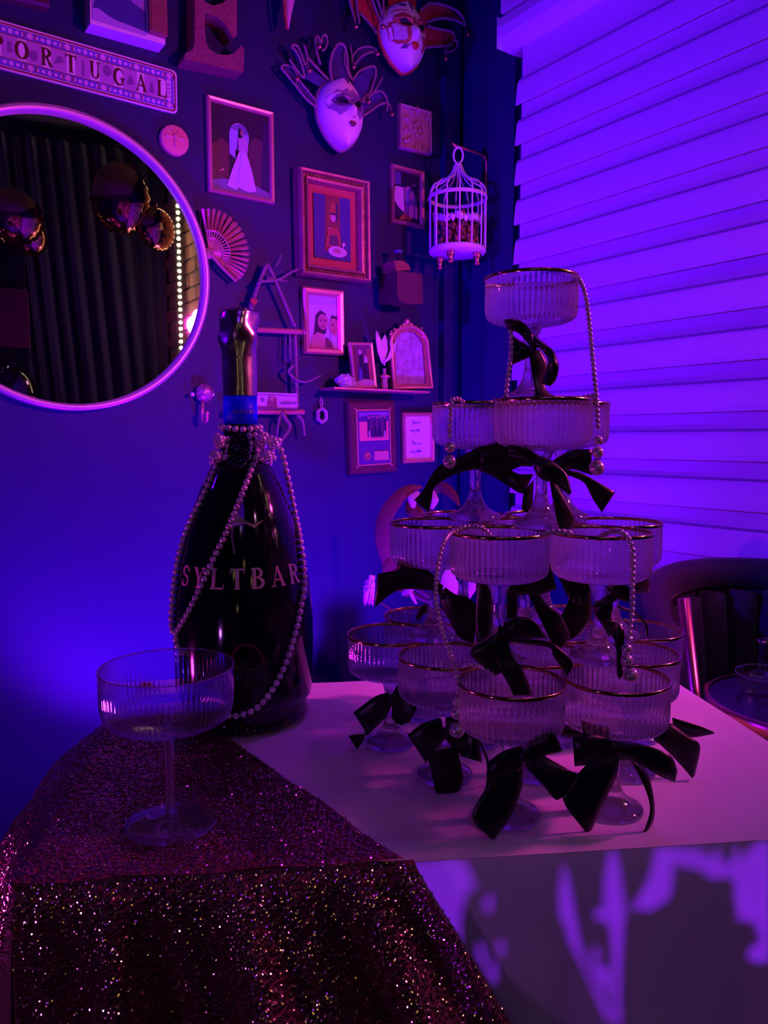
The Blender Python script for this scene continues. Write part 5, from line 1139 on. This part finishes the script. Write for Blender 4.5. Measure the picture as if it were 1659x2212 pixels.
mask('white carnival mask with blue jester points and lilac lace round the eyes', (730, 255), ((737, 183), (743, 327), (684, 240), (776, 245)),
 [([(684, 233), (660, 212), (635, 180), (610, 150), (609, 143), (622, 141), (636, 152), (650, 178), (672, 205), (684, 220)], .0036, .035),
  ([(625, 128), (640, 150), (656, 168), (652, 140), (640, 112), (631, 103), (634, 97), (645, 103), (655, 130), (660, 140), (664, 125), (657, 96)], .0034, .05),
  ([(665, 125), (690, 152), (714, 177)], .004, .05), ([(692, 140), (684, 110), (682, 85), (686, 78), (692, 88), (694, 95)], .0033, .06), ([(694, 92), (697, 78), (704, 77), (707, 90), (703, 104), (696, 110)], .0033, .06),
  ([(718, 178), (713, 150), (715, 125), (724, 102), (735, 94), (745, 102), (750, 125), (752, 150), (760, 172)], .0042, .06), ([(743, 112), (746, 140), (756, 170)], .003, .06),
  ([(756, 96), (759, 112), (760, 128)], .003, .05), ([(760, 134), (764, 118), (776, 105), (793, 101), (808, 104), (811, 112)], .0036, .05), ([(764, 142), (778, 124), (796, 114), (810, 113)], .0036, .05),
  ([(760, 175), (775, 155), (793, 146), (808, 144), (812, 158), (806, 180), (799, 202)], .004, .05), ([(826, 166), (816, 186), (803, 204), (785, 222)], .0036, .045), ([(775, 232), (786, 212), (800, 200)], .004, .045),
  ([(775, 255), (800, 240), (820, 226), (836, 221)], .0042, .04), ([(808, 200), (822, 197), (832, 206), (837, 222), (836, 240)], .0036, .045), ([(836, 222), (842, 228), (844, 236)], .003, .045)],
 [([(680, 228), (640, 185), (612, 148), (624, 145), (655, 185), (683, 218)], .032), ([(655, 166), (634, 104), (642, 104), (662, 142), (712, 178), (690, 185)], .045), ([(718, 178), (714, 140), (724, 103), (735, 96), (745, 104), (752, 150), (758, 172)], .055), ([(760, 175), (793, 148), (808, 146), (806, 178), (778, 222), (768, 205)], .044), ([(775, 252), (835, 222), (822, 199), (800, 202), (778, 226)], .036), ([(762, 136), (780, 105), (808, 105), (796, 116), (768, 142)], .045)],
 [(642, 171, .05), (668, 153, .06), (690, 101, .07), (764, 145, .06), (815, 117, .06), (797, 220, .055), (847, 247, .055)], M_TRIM, M_FABB,
 [([(-.90, .02), (-.80, .12), (-.62, .15), (-.50, .20), (-.3, .18), (-.12, .24), (0, .17), (.12, .24), (.3, .18), (.5, .20), (.7, .14), (.86, .05), (.80, -.06), (.6, -.10), (.45, -.17), (.3, -.12), (.12, -.06), (0, 0), (-.12, -.06), (-.28, -.13), (-.45, -.18), (-.62, -.12), (-.82, -.08)], M_LACE2),
  ([(-.74, .03), (-.6, .10), (-.4, .125), (-.15, .11), (0, .06), (.15, .11), (.4, .125), (.6, .1), (.74, .03), (.5, -.05), (.2, -.05), (0, .0), (-.2, -.05), (-.5, -.05)], M_LACE)],
 [EYE_L, EYE_R], (LIPS, M_DLIP), [('forehead_jewel', [(-.07, .40), (0, .30), (.07, .40), (.05, .47), (-.05, .47)], M_LACE), ('beauty_mark', [(-.02, -.205), (.03, -.205), (.03, -.19), (-.02, -.19)], M_DLIP)])
mask('red and white carnival mask with red jester points at the top of the photo', (865, 85), ((868, 20), (874, 160), (818, 85), (910, 85)),
 [([(752, -10), (760, 20), (767, 45)], .004, .04), ([(770, -10), (772, 25), (776, 45), (774, 50)], .004, .045), ([(776, 26), (800, 52), (814, 72)], .0045, .035), ([(800, -10), (812, 22), (820, 45)], .004, .055), ([(812, -10), (822, 20), (826, 32)], .004, .06), ([(828, -10), (828, 20), (830, 40)], .004, .06),
  ([(908, 22), (918, 14), (926, 8), (945, 8), (970, 14), (990, 26), (1001, 42), (1004, 56)], .0048, .045), ([(922, 48), (940, 41), (960, 39), (980, 42), (1000, 50)], .0048, .045), ([(922, 55), (945, 62), (970, 66), (980, 72), (984, 90)], .0042, .035), ([(908, 103), (935, 101), (960, 99), (976, 98)], .0042, .035), ([(984, 85), (988, 96), (980, 108), (962, 114)], .0042, .035), ([(975, 92), (968, 102), (960, 112)], .0042, .035)],
 [([(754, -20), (768, 45), (776, 24), (812, 72), (822, 50), (800, -20)], .034), ([(840, 26), (838, -20), (900, -20), (898, 24)], .045), ([(900, 30), (924, 10), (960, 11), (1000, 46), (960, 40), (922, 50), (908, 66)], .042), ([(908, 66), (922, 56), (975, 68), (984, 90), (972, 98), (908, 103)], .030)],
 [(769, 58, .05), (827, 58, .07), (1011, 75, .05), (963, 127, .05)], M_REDTRIM, M_FABR,
 [([(-.95, .03), (-.62, .055), (-.2, -.04), (-.16, -.20), (-.3, -.27), (-.6, -.28), (-.84, -.2)], M_RLACE), ([(-.80, .0), (-.55, .03), (-.27, -.05), (-.25, -.18), (-.4, -.23), (-.7, -.22)], M_SCORE), ([(-.72, .13), (-.4, .19), (-.15, .14), (-.06, .05), (-.1, .0), (-.3, -.045), (-.6, -.0), (-.78, .06)], M_RLACE), ([(.72, .13), (.4, .17), (.15, .14), (.08, .05), (.14, -.03), (.4, -.04), (.7, .04)], M_RLACE), ([(.35, -.1), (.6, -.06), (.72, -.16), (.5, -.32), (.42, -.3), (.5, -.2)], M_RLACE), ([(-.85, .17), (-.6, .235), (-.3, .235), (-.12, .19), (-.3, .215), (-.6, .21)], M_RLACE), ([(-.03, .02), (.03, .02), (.05, .12), (0, .16), (-.05, .12)], M_RLACE)],
 [EYE_L, EYE_R], ([(-.20, -.265), (-.06, -.235), (0, -.245), (.06, -.235), (.18, -.265), (.09, -.33), (0, -.345), (-.09, -.33)], M_RLIP), [('forehead_jewel', [(-.06, .34), (0, .24), (.06, .34), (.04, .42), (-.04, .42)], M_LACE), ('printed_note', [(-.42, .30), (-.24, .30), (-.22, .36), (-.42, .36)], M_LACE), ('printed_note', [(-.5, -.34), (-.3, -.34), (-.22, -.28), (-.4, -.28)], M_LACE)])

# ================================================================== birdcage on its bracket
ub_, vb_ = wr(1055, 338, .0); lo_, hi_ = 0.0, .8
for _ in range(40):
    m_ = (lo_+hi_)/2
    if proj(ptR(ub_, vb_, m_))[0] > 985: lo_ = m_
    else: hi_ = m_
ARM = m_; tip = ptR(ub_, vb_, ARM); zb_r = wr(1055, 440, .01)[1]-vb_
bk_ = thing('cage_bracket', 'thin copper wall bracket from which the birdcage hangs', 'bracket', Matrix.Translation(ptR(ub_, vb_)) @ ROTR)
mb = MB(); mb.tube([(0, -.006, zb_r), (0, -.006, -.02), (0, -.012, -.006), (0, -.024, 0), (0, -ARM-.008, .004), (0, -ARM-.014, .012)], .0055, 8); part('bracket_rod', mb, M_COPPER, bk_, True)
YC = tip.y; axis_px = 988; zz = lambda py: D(axis_px, py, YC).z
base = D(axis_px, 547, YC); CR = 60/F*YC
bc = thing('birdcage', 'white wire birdcage with dried flowers and copper feet, hanging near the corner', 'birdcage', Matrix.Translation(base)); Z = lambda py: zz(py)-base.z
mb = MB(); mb.lathe([(.0005, -.002), (CR*.97, -.002), (CR, .004), (CR*.99, .012), (CR*.95, .014), (.0005, .010)], 48); part('tray', mb, M_WHITE, bc, True)
for k in range(14):
    a = 2*math.pi*k/14+.2; dm = [(CR*.98, .01), (CR*.98, Z(430)), (CR*.96, Z(415)), (CR*.82, Z(400)), (CR*.52, Z(391)), (CR*.30, Z(381)), (CR*.19, Z(370)), (CR*.14, Z(361))]
    C = cat_rom([(r*math.cos(a), r*math.sin(a), z) for r, z in dm], 4); mb = MB(); mb.tube([tuple(c) for c in C], .0026, 6); part('bar', mb, M_WHITE, bc, True)
for py, r in ((430, CR*.99), (427, CR*.98)): mb = MB(); mb.tube([(r*math.cos(a), r*math.sin(a), Z(py)) for a in np.linspace(0, 2*math.pi, 40, endpoint=False)], .004, 6, True); part('hoop', mb, M_WHITE, bc, True)
mb = MB(); mb.lathe([(.0005, Z(352)), (CR*.10, Z(353)), (CR*.16, Z(358)), (CR*.15, Z(363)), (CR*.09, Z(366)), (.0005, Z(366))], 20); part('finial', mb, M_WHITE, bc, True)
mb = MB(); rr2 = (Z(319)-Z(353))/2; mb.tube([(rr2*.62*math.cos(a), 0, Z(336)+rr2*math.sin(a)) for a in np.linspace(0, 2*math.pi, 28, endpoint=False)], .0035, 6, True); part('hanging_ring', mb, M_WHITE, bc, True)
for a in (2.5, 5.9, 4.3): mb = MB(); mb.lathe([(.008, -.002), (.013, -.010), (.012, -.018), (.006, -.028), (.009, -.036), (.010, -.041), (.0005, -.042)], 12, c=(CR*.72*math.cos(a), CR*.72*math.sin(a), 0)); part('foot', mb, M_COPPER, bc, True)
fl = thing('dried_flowers', 'dusky red dried flowers filling the birdcage', 'dried flowers', Matrix.Translation(base+Vector((0, 0, .0145))))
mb = MB(); 
for k in range(260):
    r, a = CR*.72*math.sqrt(random.random()), random.uniform(0, 6.28); mb.sphere((r*math.cos(a), r*math.sin(a), .008+random.random()*(Z(462)-.03)), random.uniform(.004, .009), 6, 4, (1, 1, random.uniform(.6, 1.6)))
part('flower_mass', mb, M_POPP, fl)
ga = thing('leaf_garland', 'white leaf garland wound through the top of the birdcage', 'garland', Matrix.Translation(base+Vector((0, 0, Z(455)))))
for k in range(26):
    a = 2.6+k*4.6/26; zz_ = -.022*math.sin((k/25)*math.pi)+random.uniform(-.008, .008); mb = MB(); q = CR*.86
    leafmesh(mb, [(q*math.cos(a), q*math.sin(a), zz_), (q*.97*math.cos(a+.05), q*.97*math.sin(a+.05), zz_-.012), (q*.95*math.cos(a+.08), q*.95*math.sin(a+.08), zz_-.024)], [.002, .009, .001], (math.cos(a), math.sin(a), .2)); part('leaf', mb, M_WHITE, ga, True, solid=.001)

# ================================================================== plant in the corner
pvb = D(945, 1420, 2.05); fv = thing('floor_vase', 'dark floor vase holding the dried plant behind the tower', 'vase', Vector((pvb.x, pvb.y, 0)))
hv = pvb.z-.12; mb = MB(); mb.lathe([(.0005, 0), (.07, 0), (.095, hv*.35), (.085, hv*.7), (.04, hv*.92), (.05, hv), (.04, hv), (.03, hv*.9), (.0005, hv*.85)], 32); part('vase_body', mb, M_DWOOD, fv, True)
mb = MB(); mb.lathe([(.041, hv*.915), (.044, hv*.925), (.041, hv*.935)], 24); part('neck_ring', mb, M_GOLDP, fv, True)
pt_ = thing('dried_plant', 'arching dried brown leaves with pale petals behind the left of the tower', 'plant', Vector((pvb.x, pvb.y, hv+.003)))
pinv = pt_.matrix_world.inverted()
def dl(name, lst, ws, m, lift=(0, -1, .2)):
    C = cat_rom([tuple(pinv @ D(x, y, Y)) for x, y, Y in lst], 5); wsi = np.interp(np.linspace(0, 1, len(C)), np.linspace(0, 1, len(ws)), ws); mb = MB(); leafmesh(mb, [tuple(c) for c in C], list(wsi), lift); part(name, mb, m, pt_, True, solid=.0015)
dl('leaf', [(940, 1300, 2.05), (850, 1230, 2.0), (828, 1170, 1.98), (832, 1120, 1.97), (856, 1080, 1.97), (885, 1057, 1.98), (912, 1052, 2.0)], [.004, .014, .020, .020, .018, .012, .003], M_LEAF)
dl('leaf', [(945, 1310, 2.06), (935, 1180, 2.08), (925, 1080, 2.08), (945, 1054, 2.06), (965, 1058, 2.04), (982, 1075, 2.02), (992, 1093, 2.0)], [.003, .006, .010, .015, .015, .010, .002], M_LEAF)
dl('leaf', [(880, 1085, 2.0), (890, 1100, 1.99), (905, 1112, 1.98), (925, 1118, 1.98)], [.006, .018, .018, .004], M_LEAF)
dl('petal', [(905, 1062, 1.98), (892, 1078, 1.97), (893, 1098, 1.97)], [.004, .014, .004], M_PETAL); dl('petal', [(935, 1060, 2.0), (938, 1080, 1.99), (932, 1100, 1.99)], [.004, .012, .004], M_PETAL)
dl('leaf', [(945, 1310, 2.05), (850, 1260, 2.0), (835, 1225, 1.99), (845, 1205, 1.99)], [.004, .012, .012, .004], M_LEAF); dl('leaf', [(880, 1290, 2.0), (872, 1265, 1.99), (868, 1245, 1.99)], [.004, .010, .003], M_LEAF)
dl('petal', [(1010, 1300, 2.0), (972, 1270, 1.98), (962, 1240, 1.98), (968, 1222, 1.98)], [.010, .026, .024, .006], M_PETAL); dl('petal', [(985, 1330, 2.0), (1020, 1262, 1.98), (1025, 1240, 1.98)], [.006, .016, .004], M_PETAL); dl('petal', [(868, 1285, 1.99), (882, 1275, 1.98), (895, 1270, 1.98)], [.004, .010, .003], M_PETAL); dl('petal', [(900, 1305, 1.99), (890, 1288, 1.98), (884, 1272, 1.98)], [.003, .005, .002], M_PETAL)
mb = MB()
for k in range(170):
    b0 = pinv @ D(803+random.uniform(-5, 5), 1268+random.uniform(-26, 22), 2.0+random.uniform(-.015, .015)); e0 = pinv @ D(798+random.uniform(-14, 9), 1285+random.uniform(-28, 24), 1.985+random.uniform(-.02, .02))
    mb.tube([b0, b0.lerp(e0, .5)+Vector((0, -.004, .002)), e0], [.004, .003, .0008], 4)
pm = part('plume', mb, M_FLUFF, pt_, True, 'fluffy white plume'); mb = MB(); mb.tube([pinv @ D(945, 1330, 2.05), pinv @ D(850, 1320, 2.02), pinv @ D(803, 1290, 2.0)], .003, 6); part('plume_stem', mb, M_LEAF, pm)

# ================================================================== armchair, side table
ac0 = Vector((.735, 1.405, 0)); AC = thing('velvet_armchair', 'dark velvet tub armchair with scalloped back and copper frame by the blind', 'armchair', Matrix.Translation((ac0.x, ac0.y, 0)) @ Matrix.Rotation(-.35, 4, 'Z'))
topz_ = D(1560, 1246, 1.52).z; ra_ = .195; NCH = 10
def shell(u, v):
    a = math.radians(10+u*200); dr = .11*(abs(u-.45)*1.7)**3; z = .38 + (topz_-.38-dr)*v; r = ra_+.03*v; return (r*math.cos(a), r*math.sin(a), z)
mb = MB(); mb.grid(shell, 60, 14); part('back_shell', mb, M_VELVET, AC, True, solid=.025)
for k in range(NCH):
    u = (k+.5)/NCH; a = math.radians(10+u*200); dr = .11*(abs(u-.45)*1.7)**3; zt2 = topz_-dr; mb = MB(); r = ra_-.005
    tn = Vector((-math.sin(a), math.cos(a), 0)); c0 = Vector((r*math.cos(a), r*math.sin(a), 0))
    pts = []; rad = []
    for j in range(9):
        t = j/8; p = c0 + tn*(.05*math.sin(t*2.2)-.03); p = Vector((p.x*(1+.04*t), p.y*(1+.04*t), .42+(zt2-.045-.42)*t)); pts.append(p); rad.append(.046*(math.sin(math.pi*(.16+.72*t))**.5))
    mb.tube(pts, rad, 10); part('channel', mb, M_VELVET, AC, True)
mb = MB(); mb.tube([Vector(shell(u, 1))*1.0 + Vector((0, 0, -.012)) for u in np.linspace(0, 1, 40)], .034, 10); part('top_roll', mb, M_VELVET, AC, True)
mb = MB(); mb.lathe([(.0005, .46), (.13, .46), (.165, .45), (.178, .42), (.174, .37), (.155, .35), (.0005, .345)], 40); part('seat_cushion', mb, M_VELVET, AC, True)
Minv = AC.matrix_world.inverted()
g0, g1 = Minv @ D(1477, 1292, 1.33), Minv @ D(1500, 1490, 1.31); gd = (g1-g0).normalized()
mb = MB(); e0 = g0 + gd*((.0-g0.z)/gd.z) ; mb.tube([g0, e0+Vector((0, 0, .002))], [.011, .008], 10); part('leg', mb, M_COPPER, AC, True, 'polished copper leg')
for x, y in ((.13, -.10), (.12, .12), (-.10, .13)): mb = MB(); mb.tube([(x*.9, y*.9, .35), (x*1.15, y*1.15, .002)], [.011, .008], 10); part('leg', mb, M_COPPER, AC, True)
zt3 = .70; q1 = onz(1559, 1533, zt3); ctr = q1 + Vector((.148, .028, 0)); rt = Vector((ctr.x-q1.x, ctr.y-q1.y)).length
st_ = thing('side_table', 'dark round side table with copper rim at the right edge', 'side table', Vector((ctr.x, ctr.y, 0)))
mb = MB(); mb.lathe([(.0005, zt3-.02), (rt-.01, zt3-.02), (rt-.006, zt3), (.0005, zt3)], 64); part('table_top', mb, mat('dark_lacquer', (.012, .008, .03), .25, var=.2), st_)
mb = MB(); mb.lathe([(rt-.006, zt3-.024), (rt, zt3-.022), (rt+.001, zt3+.002), (rt-.006, zt3+.003)], 72); part('rim_band', mb, M_COPPER, st_, True)
mb = MB(); mb.lathe([(.0005, 0), (.09, 0), (.09, .012), (.02, .03), (.016, .3), (.02, zt3-.021), (.0005, zt3-.02)], 32); part('pedestal', mb, M_DARKMETAL, st_, True)
gd_ = ctr + Vector((-.045, .035, 0)); gw = thing('glass_dish', 'low clear glass dish on the dark side table', 'dish', Vector((gd_.x, gd_.y, zt3+.003)))
mb = MB(); mb.lathe([(.0005, .002), (.040, .003), (.048, .008), (.050, .030), (.051, .032)], 48); part('dish_wall', mb, M_CLEAR, gw, True)
mb = MB(); mb.lathe([(.0510, .0315), (.0520, .0325), (.0510, .0335), (.0500, .0325), (.0510, .0315)], 48); part('dish_rim', mb, M_STEM, gw, True)
gs_ = ctr + Vector((-.02, .105, 0)); gb = thing('glass_stopper', 'small clear glass stopper standing behind the dish', 'stopper', Vector((gs_.x, gs_.y, zt3+.003)))
mb = MB(); mb.lathe([(.0005, 0), (.022, 0), (.020, .012), (.010, .018), (.0090, .060), (.012, .066), (.0125, .070), (.0005, .071)], 20); part('stopper_body', mb, M_CRYSTAL, gb, True)
mb = MB(); mb.lathe([(.0128, .064), (.0136, .067), (.0128, .070)], 20); part('collar', mb, M_STRASS, gb, True)

# ================================================================== pattern projector and its lamp, added unseen to lay light patches on the cloth
LP = Vector((.40, -.38, .38)); Fz = TP + ey*-.006
def on_front(px, py):
    r = ray(px, py); t = (Fz-CAM).dot(ey)/r.dot(ey); return CAM + r*t
G = lambda lst: [on_front(840+x/2.0256, 1780+y/2.0256) for x, y in lst]
HOLES = [
 [(775, 185), (795, 260), (820, 400), (845, 530), (868, 610), (895, 690), (960, 800), (990, 880), (965, 880), (925, 790), (880, 690), (840, 610), (800, 530), (790, 480), (760, 420), (752, 320), (762, 230)],
 [(1000, 128), (1015, 170), (1020, 250), (1032, 330), (1040, 400), (1030, 480), (1022, 620), (1017, 760), (1022, 890), (996, 890), (992, 700), (985, 560), (972, 450), (945, 440), (905, 425), (915, 395), (950, 380), (945, 280), (960, 190), (980, 150)],
 [(1052, 372), (1090, 345), (1130, 270), (1160, 200), (1180, 130), (1210, 118), (1250, 125), (1290, 130), (1370, 140), (1393, 132), (1402, 180), (1430, 150), (1458, 120), (1467, 180), (1500, 190), (1528, 120), (1545, 130), (1545, 180), (1600, 120), (1680, 85), (1680, 620), (1620, 635), (1580, 600), (1600, 560), (1640, 540), (1610, 450), (1540, 440), (1520, 320), (1520, 260), (1470, 240), (1420, 255), (1390, 220), (1330, 200), (1252, 188), (1240, 330), (1200, 360), (1150, 390)],
 [(55, 200), (150, 182), (290, 172), (345, 182), (392, 300), (352, 290), (330, 360), (320, 420), (315, 560), (330, 700), (300, 760), (250, 600), (180, 420), (110, 320)], [(420, 350), (450, 310), (462, 360), (435, 412)], [(900, 575), (935, 560), (922, 620), (942, 650), (972, 645), (982, 790), (968, 770), (912, 680)], [(400, 520), (430, 560), (425, 640), (395, 620)], [(450, 600), (480, 640), (470, 720), (440, 690)], [(360, 640), (400, 660), (420, 760), (380, 740)], [(490, 500), (510, 560), (500, 600), (480, 560)]]
gp0 = on_front(1200, 2010); gdir = (gp0-LP).normalized(); gx = gdir.cross(Vector((0, 0, 1))).normalized(); gz = gx.cross(gdir); gd0 = .22
def to_plate(p):
    v = p-LP; k = gd0/v.dot(gdir); q = v*k; return (q.dot(gx), q.dot(gz))
pj = thing('added_light_mask', 'unseen cut-out plate added before a lamp to shape light patches on the tablecloth', 'light_mask', Matrix.Translation(LP) @ Matrix(((gx.x, gdir.x, gz.x), (gx.y, gdir.y, gz.y), (gx.z, gdir.z, gz.z))).to_4x4())
hl = [[to_plate(p) for p in G(h_)] for h_ in HOLES]
mb = MB(); mb.prism([(-.20, -.16), (.20, -.16), (.20, .16), (-.20, .16)], gd0-.0003, gd0+.0003, hl); part('added_mask_plate', mb, M_DARKMETAL, pj)
mb = MB(); mb.box(-.012, .012, gd0-.01, gd0+.01, -.172, -.16); part('added_mask_foot', mb, M_DARKMETAL, pj)
pl2 = light('added_patch_light', 'SPOT', LP, gp0, (.26, .01, 1.0), 34, .0018, 62, .1)
